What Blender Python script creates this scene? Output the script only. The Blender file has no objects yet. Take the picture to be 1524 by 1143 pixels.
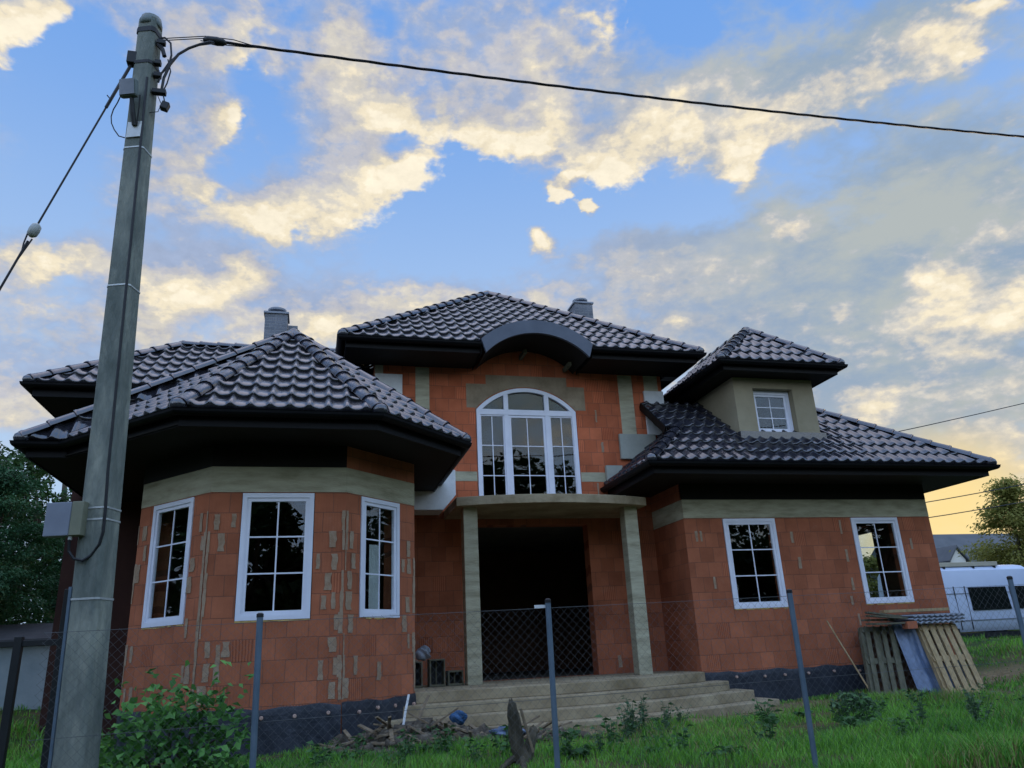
import bpy, bmesh, math, random
import numpy as np
from mathutils import Vector, Matrix
random.seed(7)
rng = np.random.default_rng(11)
S = bpy.context.scene
COL = S.collection
PI = math.pi
V = Vector

# ------------------------------------------------------------------ materials
def new_mat(name):
    m = bpy.data.materials.new(name); m.use_nodes = True
    nt = m.node_tree; nt.nodes.clear()
    out = nt.nodes.new('ShaderNodeOutputMaterial')
    return m, nt, out
def N(nt, t, **kw):
    n = nt.nodes.new(t)
    for k, v in kw.items():
        if k.startswith('i_'):
            key = k[2:]
            n.inputs[int(key) if key.isdigit() else key.replace('_', ' ')].default_value = v
        else: setattr(n, k, v)
    return n
def L(nt, a, b): nt.links.new(a, b)
def rgba(c): return (c[0], c[1], c[2], 1)
def mat(name, c1, c2=None, rough=.8, scale=3., spec=.3, bump=.0, bscale=None, metal=0., stretch=(1, 1, 1), c3=None, detail=6.):
    """noise-mottled principled material in object space"""
    m, nt, out = new_mat(name)
    p = N(nt, 'ShaderNodeBsdfPrincipled', i_Roughness=rough, i_Metallic=metal)
    p.inputs['Specular IOR Level'].default_value = spec
    tc = N(nt, 'ShaderNodeTexCoord'); mp = N(nt, 'ShaderNodeMapping'); mp.inputs['Scale'].default_value = stretch
    L(nt, tc.outputs['Object'], mp.inputs['Vector'])
    nz = N(nt, 'ShaderNodeTexNoise', i_Scale=scale, i_Detail=detail, i_Roughness=.62)
    L(nt, mp.outputs[0], nz.inputs['Vector'])
    cr = N(nt, 'ShaderNodeValToRGB')
    cr.color_ramp.elements[0].position = .3; cr.color_ramp.elements[1].position = .72
    cr.color_ramp.elements[0].color = rgba(c1); cr.color_ramp.elements[1].color = rgba(c2 or c1)
    if c3:
        e = cr.color_ramp.elements.new(.5); e.color = rgba(c3)
    L(nt, nz.outputs['Fac'], cr.inputs['Fac']); L(nt, cr.outputs[0], p.inputs['Base Color'])
    if bump:
        bn = N(nt, 'ShaderNodeTexNoise', i_Scale=bscale or scale * 6, i_Detail=5.)
        L(nt, mp.outputs[0], bn.inputs['Vector'])
        b = N(nt, 'ShaderNodeBump', i_Strength=bump, i_Distance=.02)
        L(nt, bn.outputs['Fac'], b.inputs['Height']); L(nt, b.outputs[0], p.inputs['Normal'])
    L(nt, p.outputs[0], out.inputs['Surface'])
    return m

def brick_mat(name, ca, cb, cm, rw=.25, rh=.25):
    m, nt, out = new_mat(name)
    p = N(nt, 'ShaderNodeBsdfPrincipled', i_Roughness=.85); p.inputs['Specular IOR Level'].default_value = .15
    uv = N(nt, 'ShaderNodeUVMap')
    nz0 = N(nt, 'ShaderNodeTexNoise', i_Scale=3., i_Detail=2.); L(nt, uv.outputs[0], nz0.inputs['Vector'])
    wob = N(nt, 'ShaderNodeVectorMath', operation='MULTIPLY_ADD'); wob.inputs[1].default_value = (.03, .012, 0)
    L(nt, nz0.outputs['Color'], wob.inputs[0]); L(nt, uv.outputs[0], wob.inputs[2])
    br = N(nt, 'ShaderNodeTexBrick', offset=.5, offset_frequency=2, squash=1.0, squash_frequency=2)
    for k, v in (('Scale', 1.), ('Mortar Size', .0055), ('Mortar Smooth', .25), ('Bias', -.1), ('Brick Width', rw), ('Row Height', rh)): br.inputs[k].default_value = v
    br.inputs['Color1'].default_value = rgba(ca); br.inputs['Color2'].default_value = rgba(cb); br.inputs['Mortar'].default_value = rgba(cm)
    L(nt, wob.outputs[0], br.inputs['Vector'])
    # large weathering + fine grain
    n1 = N(nt, 'ShaderNodeTexNoise', i_Scale=1.3, i_Detail=6., i_Roughness=.65); L(nt, uv.outputs[0], n1.inputs['Vector'])
    r1 = N(nt, 'ShaderNodeMapRange'); r1.inputs[1].default_value = .3; r1.inputs[2].default_value = .7; r1.inputs[3].default_value = .72; r1.inputs[4].default_value = 1.18
    L(nt, n1.outputs['Fac'], r1.inputs[0])
    mx = N(nt, 'ShaderNodeMix', data_type='RGBA', blend_type='MULTIPLY'); mx.inputs[0].default_value = 1
    L(nt, br.outputs['Color'], mx.inputs[6]); L(nt, r1.outputs[0], mx.inputs[7])
    # pale mortar smears and dust
    n2 = N(nt, 'ShaderNodeTexNoise', i_Scale=2.2, i_Detail=8., i_Roughness=.75); L(nt, uv.outputs[0], n2.inputs['Vector'])
    r2 = N(nt, 'ShaderNodeMapRange'); r2.inputs[1].default_value = .6; r2.inputs[2].default_value = .8; r2.inputs[4].default_value = .35
    L(nt, n2.outputs['Fac'], r2.inputs[0])
    mx2 = N(nt, 'ShaderNodeMix', data_type='RGBA'); L(nt, r2.outputs[0], mx2.inputs[0]); L(nt, mx.outputs[2], mx2.inputs[6]); mx2.inputs[7].default_value = (.36, .25, .18, 1)
    L(nt, mx2.outputs[2], p.inputs['Base Color'])
    # some blocks show their ribbed tongue-and-groove face
    sp = N(nt, 'ShaderNodeSeparateXYZ'); L(nt, wob.outputs[0], sp.inputs[0])
    def MM_(op, a, b=None):
        q = N(nt, 'ShaderNodeMath', operation=op)
        for i, v in enumerate((a, b)):
            if v is None: continue
            if isinstance(v, (int, float)): q.inputs[i].default_value = v
            else: L(nt, v, q.inputs[i])
        return q.outputs[0]
    row = MM_('FLOOR', MM_('DIVIDE', sp.outputs[1], rh)); od = MM_('MULTIPLY', MM_('SUBTRACT', 1., MM_('FLOORED_MODULO', row, 2.)), .5)
    cell = MM_('FLOOR', MM_('ADD', MM_('DIVIDE', sp.outputs[0], rw), od)); cc = N(nt, 'ShaderNodeCombineXYZ'); L(nt, cell, cc.inputs[0]); L(nt, row, cc.inputs[1])
    wn = N(nt, 'ShaderNodeTexWhiteNoise', noise_dimensions='2D'); L(nt, cc.outputs[0], wn.inputs['Vector'])
    rib = MM_('MULTIPLY', MM_('GREATER_THAN', wn.outputs['Value'], .94), MM_('LESS_THAN', MM_('FLOORED_MODULO', MM_('DIVIDE', sp.outputs[0], rw / 7), 1.), .32))
    mx3 = N(nt, 'ShaderNodeMix', data_type='RGBA', blend_type='MULTIPLY'); L(nt, MM_('MULTIPLY', rib, .55), mx3.inputs[0]); L(nt, mx2.outputs[2], mx3.inputs[6]); mx3.inputs[7].default_value = (.35, .22, .2, 1)
    tv = N(nt, 'ShaderNodeMapRange'); tv.inputs[3].default_value = .88; tv.inputs[4].default_value = 1.1; L(nt, wn.outputs['Value'], tv.inputs[0])
    mx4 = N(nt, 'ShaderNodeMix', data_type='RGBA', blend_type='MULTIPLY'); mx4.inputs[0].default_value = 1; L(nt, mx3.outputs[2], mx4.inputs[6]); L(nt, tv.outputs[0], mx4.inputs[7])
    L(nt, mx4.outputs[2], p.inputs['Base Color'])
    # vertical finger grooves
    wv = N(nt, 'ShaderNodeTexWave', wave_type='BANDS', bands_direction='X', i_Scale=9., i_Distortion=.6); L(nt, uv.outputs[0], wv.inputs['Vector'])
    ad = N(nt, 'ShaderNodeMath', operation='MULTIPLY_ADD'); ad.inputs[1].default_value = .12
    L(nt, wv.outputs['Fac'], ad.inputs[0])
    inv = N(nt, 'ShaderNodeMath', operation='SUBTRACT'); inv.inputs[0].default_value = 1; L(nt, br.outputs['Fac'], inv.inputs[1]); L(nt, inv.outputs[0], ad.inputs[2])
    n3 = N(nt, 'ShaderNodeTexNoise', i_Scale=30., i_Detail=4.); L(nt, uv.outputs[0], n3.inputs['Vector'])
    ad2 = N(nt, 'ShaderNodeMath', operation='MULTIPLY_ADD'); ad2.inputs[1].default_value = .3; L(nt, n3.outputs['Fac'], ad2.inputs[0]); L(nt, ad.outputs[0], ad2.inputs[2])
    b = N(nt, 'ShaderNodeBump', i_Strength=.55, i_Distance=.012); L(nt, ad2.outputs[0], b.inputs['Height']); L(nt, b.outputs[0], p.inputs['Normal'])
    L(nt, p.outputs[0], out.inputs['Surface'])
    return m

def glass_mat(name, gain=1.45, rough=.0):
    m, nt, out = new_mat(name)
    fr = N(nt, 'ShaderNodeFresnel', i_IOR=1.5)
    mu = N(nt, 'ShaderNodeMath', operation='MULTIPLY'); mu.inputs[1].default_value = gain; mu.use_clamp = True
    ge = N(nt, 'ShaderNodeNewGeometry'); fb = N(nt, 'ShaderNodeMath', operation='SUBTRACT'); fb.inputs[0].default_value = 1.; L(nt, ge.outputs['Backfacing'], fb.inputs[1])
    fm = N(nt, 'ShaderNodeMath', operation='MULTIPLY'); L(nt, fr.outputs[0], fm.inputs[0]); L(nt, fb.outputs[0], fm.inputs[1]); L(nt, fm.outputs[0], mu.inputs[0])   # one reflection per pane, from its outer face
    tr = N(nt, 'ShaderNodeBsdfTransparent'); tr.inputs[0].default_value = (.9, .93, .92, 1)
    gl = N(nt, 'ShaderNodeBsdfGlossy', i_Roughness=rough); gl.inputs[0].default_value = (.9, .95, 1, 1)
    nz = N(nt, 'ShaderNodeTexNoise', i_Scale=1.1, i_Detail=1.); tc = N(nt, 'ShaderNodeTexCoord'); L(nt, tc.outputs['Object'], nz.inputs['Vector'])
    b = N(nt, 'ShaderNodeBump', i_Strength=.08, i_Distance=.05); L(nt, nz.outputs['Fac'], b.inputs['Height']); L(nt, b.outputs[0], gl.inputs['Normal'])
    mx = N(nt, 'ShaderNodeMixShader'); L(nt, mu.outputs[0], mx.inputs[0]); L(nt, tr.outputs[0], mx.inputs[1]); L(nt, gl.outputs[0], mx.inputs[2])
    L(nt, mx.outputs[0], out.inputs['Surface'])
    return m

def leaf_mat(name, c1, c2, rough=.6, scale=1.2, trans=.25):
    m, nt, out = new_mat(name)
    geo = N(nt, 'ShaderNodeNewGeometry'); tc = N(nt, 'ShaderNodeTexCoord')
    nz = N(nt, 'ShaderNodeTexNoise', i_Scale=scale, i_Detail=3.); L(nt, tc.outputs['Object'], nz.inputs['Vector'])
    ad = N(nt, 'ShaderNodeMath', operation='MULTIPLY_ADD'); ad.inputs[1].default_value = .55
    L(nt, geo.outputs['Random Per Island'], ad.inputs[0])
    sb = N(nt, 'ShaderNodeMath', operation='SUBTRACT'); sb.inputs[1].default_value = .27; L(nt, nz.outputs['Fac'], sb.inputs[0]); L(nt, sb.outputs[0], ad.inputs[2])
    cr = N(nt, 'ShaderNodeValToRGB'); cr.color_ramp.elements[0].position = .15; cr.color_ramp.elements[1].position = .85
    cr.color_ramp.elements[0].color = rgba(c1); cr.color_ramp.elements[1].color = rgba(c2)
    L(nt, ad.outputs[0], cr.inputs[0])
    p = N(nt, 'ShaderNodeBsdfPrincipled', i_Roughness=rough); p.inputs['Specular IOR Level'].default_value = .25
    L(nt, cr.outputs[0], p.inputs['Base Color'])
    t = N(nt, 'ShaderNodeBsdfTranslucent'); L(nt, cr.outputs[0], t.inputs[0])
    mx = N(nt, 'ShaderNodeMixShader'); mx.inputs[0].default_value = trans
    L(nt, p.outputs[0], mx.inputs[1]); L(nt, t.outputs[0], mx.inputs[2]); L(nt, mx.outputs[0], out.inputs['Surface'])
    return m

BRICK = brick_mat('clay_block', (.385, .13, .066), (.32, .105, .053), (.23, .095, .058))
CHIM = brick_mat('grey_clinker', (.13, .14, .16), (.19, .2, .225), (.24, .25, .26), .24, .075)
BRICKU = brick_mat('brightened_upper_block', (.52, .148, .068), (.40, .108, .048), (.26, .1, .057))  # stronger light on the upper wall put into a brighter block colour
MORTAR = mat('mortar', (.27, .17, .105), (.37, .28, .195), rough=.95, scale=9, bump=.4)
CONC = mat('cast_concrete', (.26, .24, .155), (.46, .43, .3), rough=.9, scale=2.4, bump=.35, stretch=(1, 1, 5), c3=(.37, .345, .24))
CONCB = mat('brown_concrete', (.20, .15, .095), (.34, .27, .18), rough=.92, scale=3.5, bump=.4, c3=(.27, .21, .14), detail=10)
CONCSTEP = mat('step_concrete', (.19, .145, .08), (.40, .33, .21), rough=.92, scale=2.1, bump=.5, c3=(.30, .24, .15))
PLASTER = mat('olive_basecoat', (.24, .205, .13), (.33, .285, .19), rough=.95, scale=1.6, bump=.2)
TILE = mat('glazed_roof_tile', (.010, .0105, .014), (.034, .034, .043), rough=.12, scale=7, spec=1., bump=.16, bscale=24)
RIDGE = mat('glazed_ridge_tile', (.018, .019, .026), (.04, .04, .05), rough=.16, scale=6, spec=1., bump=.15, bscale=30)
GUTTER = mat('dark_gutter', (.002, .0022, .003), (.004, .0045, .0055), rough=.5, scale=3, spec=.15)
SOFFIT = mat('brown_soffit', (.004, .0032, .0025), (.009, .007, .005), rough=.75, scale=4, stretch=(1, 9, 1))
FASCIA = mat('slate_fascia', (.075, .088, .115), (.1, .115, .145), rough=.55, scale=3)
WHITEPVC = mat('white_upvc', (.62, .64, .72), (.74, .76, .84), rough=.35, scale=2, spec=.5)
FOAM = mat('mounting_foam', (.5, .33, .1), (.62, .44, .18), rough=.9, scale=14, bump=.6)
GLASS = glass_mat('window_glass')
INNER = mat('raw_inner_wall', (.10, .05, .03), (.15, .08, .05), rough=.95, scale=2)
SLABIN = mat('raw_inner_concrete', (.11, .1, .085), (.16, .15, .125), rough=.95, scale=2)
STYRO = mat('white_insulation', (.55, .56, .55), (.66, .67, .66), rough=.8, scale=8, bump=.15)
STYROG = mat('grey_basecoat', (.27, .28, .24), (.36, .37, .32), rough=.9, scale=3, bump=.2)
MEMBR = mat('dimpled_membrane', (.010, .013, .022), (.03, .036, .05), rough=.5, scale=3.5, spec=.45, bump=.5, bscale=18)
FASTEN = mat('fastener_cap', (.42, .26, .2), (.5, .36, .3), rough=.6, scale=5)
POLEC = mat('pole_concrete', (.08, .098, .085), (.30, .31, .25), rough=.85, scale=6, bump=.7, stretch=(1, 1, .3), c3=(.155, .172, .148), detail=12)
STEELP = mat('painted_post_steel', (.085, .125, .165), (.13, .175, .22), rough=.5, scale=6, metal=.2)
WIREM = mat('galvanised_wire', (.09, .095, .095), (.15, .155, .155), rough=.5, scale=6, metal=.5)
BLACKP = mat('black_plastic', (.010, .011, .013), (.02, .021, .023), rough=.5, scale=6)
BLACKM = mat('black_paint', (.008, .01, .011), (.016, .018, .018), rough=.55, scale=6)
BANDM = mat('steel_band', (.36, .38, .37), (.5, .52, .5), rough=.45, scale=8, metal=.4)
BOXM = mat('grey_box', (.17, .19, .23), (.24, .27, .31), rough=.55, scale=3)
BOXT = mat('tan_flap', (.17, .175, .12), (.24, .24, .17), rough=.7, scale=3)
LAMPG = mat('green_grey_casing', (.09, .12, .115), (.13, .16, .15), rough=.5, scale=4)
CERAM = mat('glazed_ceramic', (.3, .32, .3), (.4, .42, .4), rough=.3, scale=4)
WOODN = mat('fresh_pallet_wood', (.27, .185, .085), (.44, .33, .18), rough=.8, scale=3, bump=.3, stretch=(6, 6, 1))
WOODO = mat('old_pallet_wood', (.07, .068, .04), (.15, .14, .095), rough=.9, scale=3, bump=.4, stretch=(6, 6, 1))
WOODS = mat('weathered_scrap', (.12, .085, .05), (.26, .2, .13), rough=.9, scale=6, bump=.4)
BARK = mat('bark', (.05, .042, .03), (.11, .095, .07), rough=.95, scale=7, bump=.9, stretch=(1, 1, .3))
STUMPW = mat('rotten_wood', (.03, .027, .018), (.13, .11, .075), rough=.95, scale=5, bump=1., stretch=(2, 2, .3))
BLUEF = mat('blue_film', (.05, .085, .16), (.13, .18, .28), rough=.3, scale=4, spec=.6, bump=.8, bscale=9)
BLUEB = mat('blue_bag', (.02, .07, .16), (.05, .13, .26), rough=.4, scale=6, bump=.7)
GREYSH = mat('grey_sheet', (.15, .17, .2), (.25, .27, .31), rough=.5, scale=3)
VANW = mat('white_paint', (.46, .53, .66), (.52, .59, .72), rough=.28, scale=.8, spec=.6)
VANG = mat('tinted_glass', (.006, .009, .009), (.012, .014, .014), rough=.08, scale=1, spec=.6)
VANT = mat('beige_rack', (.36, .33, .25), (.44, .41, .32), rough=.6, scale=3)
RUBBER = mat('rubber', (.012, .012, .012), (.02, .02, .02), rough=.8, scale=9)
SHEDW = mat('grey_render', (.2, .25, .26), (.27, .32, .33), rough=.9, scale=2.5, bump=.3)
SHEDR = mat('bitumen_felt', (.03, .032, .035), (.05, .052, .055), rough=.8, scale=5)
HOUSEW = mat('pale_render', (.5, .5, .46), (.58, .58, .54), rough=.9, scale=1)
HOUSER = mat('slate_roof', (.06, .07, .08), (.09, .1, .11), rough=.7, scale=1)
RUBB = mat('rubble', (.05, .042, .032), (.24, .2, .15), rough=.95, scale=14, bump=.6, c3=(.10, .08, .058))
STRAW = leaf_mat('dry_grass_blade', (.16, .13, .05), (.30, .25, .11), scale=2., trans=.2)
DARKHEAP = mat('dark_turned_earth', (.016, .017, .012), (.045, .042, .03), rough=.95, scale=9, bump=.8)
LEAFB = leaf_mat('bush_leaf', (.03, .11, .022), (.14, .34, .075), scale=3)
LEAFW = leaf_mat('weed_leaf', (.03, .085, .025), (.075, .18, .05), scale=4)
LEAFG = leaf_mat('nettle_leaf', (.04, .09, .04), (.09, .17, .075), scale=4)
LEAFT = leaf_mat('tree_leaf', (.018, .05, .018), (.06, .125, .035), scale=.8)
LEAFC = leaf_mat('conifer_needles', (.015, .06, .026), (.045, .13, .05), scale=.7)
LEAFD = leaf_mat('golden_green_needles', (.13, .15, .035), (.30, .29, .075), scale=.5, trans=.5)
DARKW = mat('dark_brown_wall', (.03, .012, .009), (.05, .021, .014), rough=.9, scale=2)  # even dark brown, used on the set-back left wall only
GRASS = leaf_mat('grass_blade', (.04, .17, .02), (.21, .46, .055), scale=.9, trans=.3, rough=.5)

# ------------------------------------------------------------------ mesh builder
def set_parent(o, p):                      # parts are modelled in place; keep them there
    o.parent = p
    if p.type == 'EMPTY': o.matrix_parent_inverse = Matrix.Translation(-p.location)
class MB:
    def __init__(s): s.v = []; s.f = []; s.m = []; s.uv = {}
    def add(s, verts, faces, mi=0, uvs=None):
        b = len(s.v); s.v += [tuple(q) for q in verts]
        for k, f in enumerate(faces):
            if uvs: s.uv[len(s.f)] = uvs[k]
            s.f.append(tuple(b + i for i in f)); s.m.append(mi)
    def quad(s, a, b, c, d, mi=0, uv=None): s.add([a, b, c, d], [(0, 1, 2, 3)], mi, [uv] if uv else None)
    def poly(s, pts, mi=0, uv=None): s.add(pts, [tuple(range(len(pts)))], mi, [uv] if uv else None)
    def box(s, a, b, mi=0, M=None):
        x0, y0, z0 = a; x1, y1, z1 = b
        vs = [V(q) for q in ((x0, y0, z0), (x1, y0, z0), (x1, y1, z0), (x0, y1, z0), (x0, y0, z1), (x1, y0, z1), (x1, y1, z1), (x0, y1, z1))]
        if M is not None: vs = [M @ q for q in vs]
        s.add(vs, [(0, 3, 2, 1), (4, 5, 6, 7), (0, 1, 5, 4), (1, 2, 6, 5), (2, 3, 7, 6), (3, 0, 4, 7)], mi)
    def bar(s, p, q, w, h=None, up=(0, 0, 1), mi=0):
        p, q = V(p), V(q); d = (q - p); l = d.length; d.normalize(); up = V(up)
        sx = d.cross(up)
        if sx.length < 1e-4: sx = d.cross(V((1, 0, 0)))
        sx.normalize(); sz = sx.cross(d); h = h or w
        c = []
        for t in (p, q):
            for a, b in ((-1, -1), (1, -1), (1, 1), (-1, 1)): c.append(t + sx * (a * w / 2) + sz * (b * h / 2))
        s.add(c, [(0, 1, 2, 3), (7, 6, 5, 4), (0, 4, 5, 1), (1, 5, 6, 2), (2, 6, 7, 3), (3, 7, 4, 0)], mi)
    def tube(s, pts, r, n=8, mi=0, cap=True):
        pts = [V(p) for p in pts]; rs = r if isinstance(r, (list, tuple)) else [r] * len(pts)
        rings = []; prev = None
        for i, p in enumerate(pts):
            d = (pts[min(i + 1, len(pts) - 1)] - pts[max(i - 1, 0)]).normalized()
            if prev is None:
                a = d.cross(V((0, 0, 1)))
                if a.length < 1e-3: a = d.cross(V((1, 0, 0)))
            else: a = prev - d * prev.dot(d)
            a.normalize(); prev = a; b = d.cross(a)
            rings.append([p + (a * math.cos(2 * PI * k / n) + b * math.sin(2 * PI * k / n)) * rs[i] for k in range(n)])
        vs = [q for R_ in rings for q in R_]; fs = []
        for i in range(len(pts) - 1):
            for k in range(n): fs.append((i * n + k, i * n + (k + 1) % n, (i + 1) * n + (k + 1) % n, (i + 1) * n + k))
        if cap: fs.append(tuple(range(n - 1, -1, -1))); fs.append(tuple((len(pts) - 1) * n + k for k in range(n)))
        s.add(vs, fs, mi)
    def prism(s, poly, ex, mi=0):
        poly = [V(p) for p in poly]; ex = V(ex); n = len(poly)
        s.add(poly + [p + ex for p in poly], [tuple(range(n - 1, -1, -1)), tuple(range(n, 2 * n))] + [(i, (i + 1) % n, n + (i + 1) % n, n + i) for i in range(n)], mi)
    def ball(s, c, r, mi=0, n=8, m=6):
        c = V(c); r = r if isinstance(r, (tuple, list)) else (r, r, r); vs = []
        for i in range(m + 1):
            th = PI * i / m
            for k in range(n): vs.append(c + V((r[0] * math.sin(th) * math.cos(2 * PI * k / n), r[1] * math.sin(th) * math.sin(2 * PI * k / n), r[2] * math.cos(th))))
        fs = [(i * n + k, (i + 1) * n + k, (i + 1) * n + (k + 1) % n, i * n + (k + 1) % n) for i in range(m) for k in range(n)]
        s.add(vs, fs, mi)
    def build(s, name, mats, parent=None, smooth=False, label=None, bevel=0):
        me = bpy.data.meshes.new(name); me.from_pydata(s.v, [], s.f)
        mats = mats if isinstance(mats, (list, tuple)) else [mats]
        for m in mats: me.materials.append(m)
        me.polygons.foreach_set('material_index', s.m)
        if s.uv:
            uvl = me.uv_layers.new(name='UVMap')
            for fi, u in s.uv.items():
                p = me.polygons[fi]
                for li, q in zip(p.loop_indices, u): uvl.data[li].uv = q
        if smooth: me.polygons.foreach_set('use_smooth', [True] * len(me.polygons))
        me.update()
        o = bpy.data.objects.new(name, me); COL.objects.link(o)
        if parent is not None: set_parent(o, parent)
        if label: o['label'] = label
        if bevel:
            b = o.modifiers.new('bevel', 'BEVEL'); b.width = bevel; b.segments = 2; b.limit_method = 'ANGLE'
        return o
def empty(name, label, cat, loc=(0, 0, 0), group=None):
    o = bpy.data.objects.new(name, None); COL.objects.link(o); o.location = loc; o.empty_display_size = .1
    o['label'] = label; o['category'] = cat
    if group: o['group'] = group
    return o
def tag(o, label, cat, group=None, kind=None):
    if label: o['label'] = label
    if cat: o['category'] = cat
    if group: o['group'] = group
    if kind: o['kind'] = kind
    return o
def copy_tree(o, parent=None):
    c = o.copy(); COL.objects.link(c); c.parent = parent
    for ch in list(o.children): copy_tree(ch, c)
    return c
def fast_mesh(name, verts, quads, mats, parent=None, tri=False, smooth=False):
    k = 3 if tri else 4
    verts = np.asarray(verts, np.float32).reshape(-1, 3); quads = np.asarray(quads, np.int32).reshape(-1, k)
    me = bpy.data.meshes.new(name); me.vertices.add(len(verts)); me.vertices.foreach_set('co', verts.ravel())
    me.loops.add(quads.size); me.loops.foreach_set('vertex_index', quads.ravel())
    me.polygons.add(len(quads)); me.polygons.foreach_set('loop_start', np.arange(len(quads), dtype=np.int32) * k)
    me.polygons.foreach_set('loop_total', np.full(len(quads), k, np.int32))
    if smooth: me.polygons.foreach_set('use_smooth', np.ones(len(quads), bool))
    me.update(calc_edges=True); me.validate()
    for m in (mats if isinstance(mats, (list, tuple)) else [mats]): me.materials.append(m)
    o = bpy.data.objects.new(name, me); COL.objects.link(o)
    if parent is not None: set_parent(o, parent)
    return o

# ------------------------------------------------------------------ ground
def sstep(a, b, x):
    t = np.clip((x - a) / (b - a), 0, 1); return t * t * (3 - 2 * t)
def ground_z(x, y):
    x = np.asarray(x, float); y = np.asarray(y, float)
    z = -.52 + .62 * sstep(11.2, 17.5, x) + .36 * sstep(-2.6, -6., x) - .5 * sstep(-5.4, -8.2, y)
    z = z + .035 * np.sin(x * 1.7 + .6) * np.sin(y * 1.3 + 1.1) + .02 * np.sin(x * 4.1) * np.sin(y * 3.7 + .4)
    return z
def gz(x, y): return float(ground_z(x, y))
# ------------------------------------------------------------------ house: walls
house = empty('unfinished_house', 'unfinished clay block house with dark tiled hip roofs and white windows', 'house', (3.9, 2.2, -.5))
D = (-2.19, 1.12); A = (-1.19, 0.); B = (.4545, 0.); C = (1.4545, .978)
YC = 3.5; YW = 2.2254; EX = 6.30; FX = 11.40
LX = -3.85; LY = 3.9; BY = 10.
def wall(p0, p1, z0, z1, holes=(), thick=.28, name='wall', label=None, mats=None, patches=(), u0=0., parent=None):
    p0 = V((p0[0], p0[1], 0)); p1 = V((p1[0], p1[1], 0)); d = (p1 - p0); Lh = d.length; d.normalize(); n = V((d.y, -d.x, 0))
    mb = MB()
    P = lambda u, z, o=0.: p0 + d * u + V((0, 0, z)) + n * o
    us = sorted({0., Lh} | {h[0] for h in holes} | {h[1] for h in holes}); zs = sorted({z0, z1} | {h[2] for h in holes} | {h[3] for h in holes})
    inh = lambda u, z: any(h[0] < u < h[1] and h[2] < z < h[3] for h in holes)
    for i in range(len(us) - 1):
        for j in range(len(zs) - 1):
            a, b, c, e = us[i], us[i + 1], zs[j], zs[j + 1]
            if inh((a + b) / 2, (c + e) / 2): continue
            mb.quad(P(a, c), P(b, c), P(b, e), P(a, e), 0, [(a + u0, c), (b + u0, c), (b + u0, e), (a + u0, e)])
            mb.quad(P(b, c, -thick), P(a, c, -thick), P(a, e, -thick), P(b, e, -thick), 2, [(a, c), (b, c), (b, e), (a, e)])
    for a, b, c, e in holes:
        t = thick
        for q in ((P(a, c), P(b, c), P(b, c, -t), P(a, c, -t)), (P(b, c), P(b, e), P(b, e, -t), P(b, c, -t)), (P(b, e), P(a, e), P(a, e, -t), P(b, e, -t)), (P(a, e), P(a, c), P(a, c, -t), P(a, e, -t))):
            mb.quad(*q, 0, [(0, 0), (.2, 0), (.2, .2), (0, .2)])
    for a, b, c, e in patches:
        if b > Lh or a < 0: continue              # slapped-on mortar smears, a few mm proud, ragged outline
        k = 5; w = b - a; h = e - c; pts = []
        for i in range(k): pts.append((a + random.uniform(-.14, .14) * w, c + h * i / (k - 1)))
        for i in range(k): pts.append((b + random.uniform(-.14, .14) * w, e - h * i / (k - 1)))
        off = .0035 + .00012 * len(mb.f) % .006; mb.poly([P(u, z, off) for u, z in reversed(pts)][::-1], 1, [(u, z) for u, z in pts])
    return mb.build(name, mats or [BRICK, MORTAR, INNER], parent or house, label=label)
def corner_smears(Lh, left=True, right=True, z0=.02, z1=2.5, prob=.6, strong=.22):
    out = []
    for r in range(int((z1 - z0) / .25)):
        z = z0 + r * .25
        for side in ((left, 0), (right, 1)):
            if not side[0]: continue
            for q in range(2):
                if random.random() < prob * (.9 if q == 0 else .35):
                    u = random.uniform(.07, .17) + q * random.uniform(.1, .16); w = random.uniform(.045, .10)
                    u = Lh - u if side[1] else u
                    out.append((u - w / 2, u + w / 2, z + random.uniform(.0, .05), z + .25 - random.uniform(0, .05)))
        if right and random.random() < .75: out.append((Lh - random.uniform(.03, .07), Lh - .003, z, z + .25))
        # joint smear running down the very corner
        if random.random() < .55 and left: out.append((.004, random.uniform(.02, .05), z, z + .25))
    return out
ZS = .95; ZT = 2.5; ZL = 2.83; ZC = 3.13
lD = math.dist(D, A); lF = math.dist(A, B); lR = math.dist(B, C)
wA = lambda p: [(p[0], p[1], ZS, ZT)]
bayL = wall(D, A, -.6, ZC, [(lD - 1.198, lD - .3186, ZS, ZT)], label='left angled bay wall with pale mortar smears', patches=corner_smears(lD, prob=.45))
bayF = wall(A, B, -.6, ZC, [(.375, 1.257, ZS, ZT)], label='front bay wall with pale mortar smears at its corners', patches=corner_smears(lF, prob=.6) + [(1.36, 1.42, .25, .47), (.2, .25, .5, .7)])
bayR = wall(B, C, -.6, ZC, [(.28, 1.07, ZS, ZT)], label='right angled bay wall', patches=corner_smears(lR, prob=.5) + [(.62, .7, .2, .42)])
wall(C, (C[0], YC), -.6, ZC, label='bay side wall')
DX0, DX1 = 2.86, 4.98
wall((C[0], YC), (EX, YC), -.6, 2.87, [(DX0 - C[0], DX1 - C[0], 0., 2.62)], label='porch back wall round the wide open doorway', patches=[(.3, .36, .2, .4), (3.9, 3.97, .1, .3), (4.2, 4.26, .6, .85)])
wall((EX, YC), (EX, YW), -.6, ZC, label='side wall of the right wing')
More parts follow.
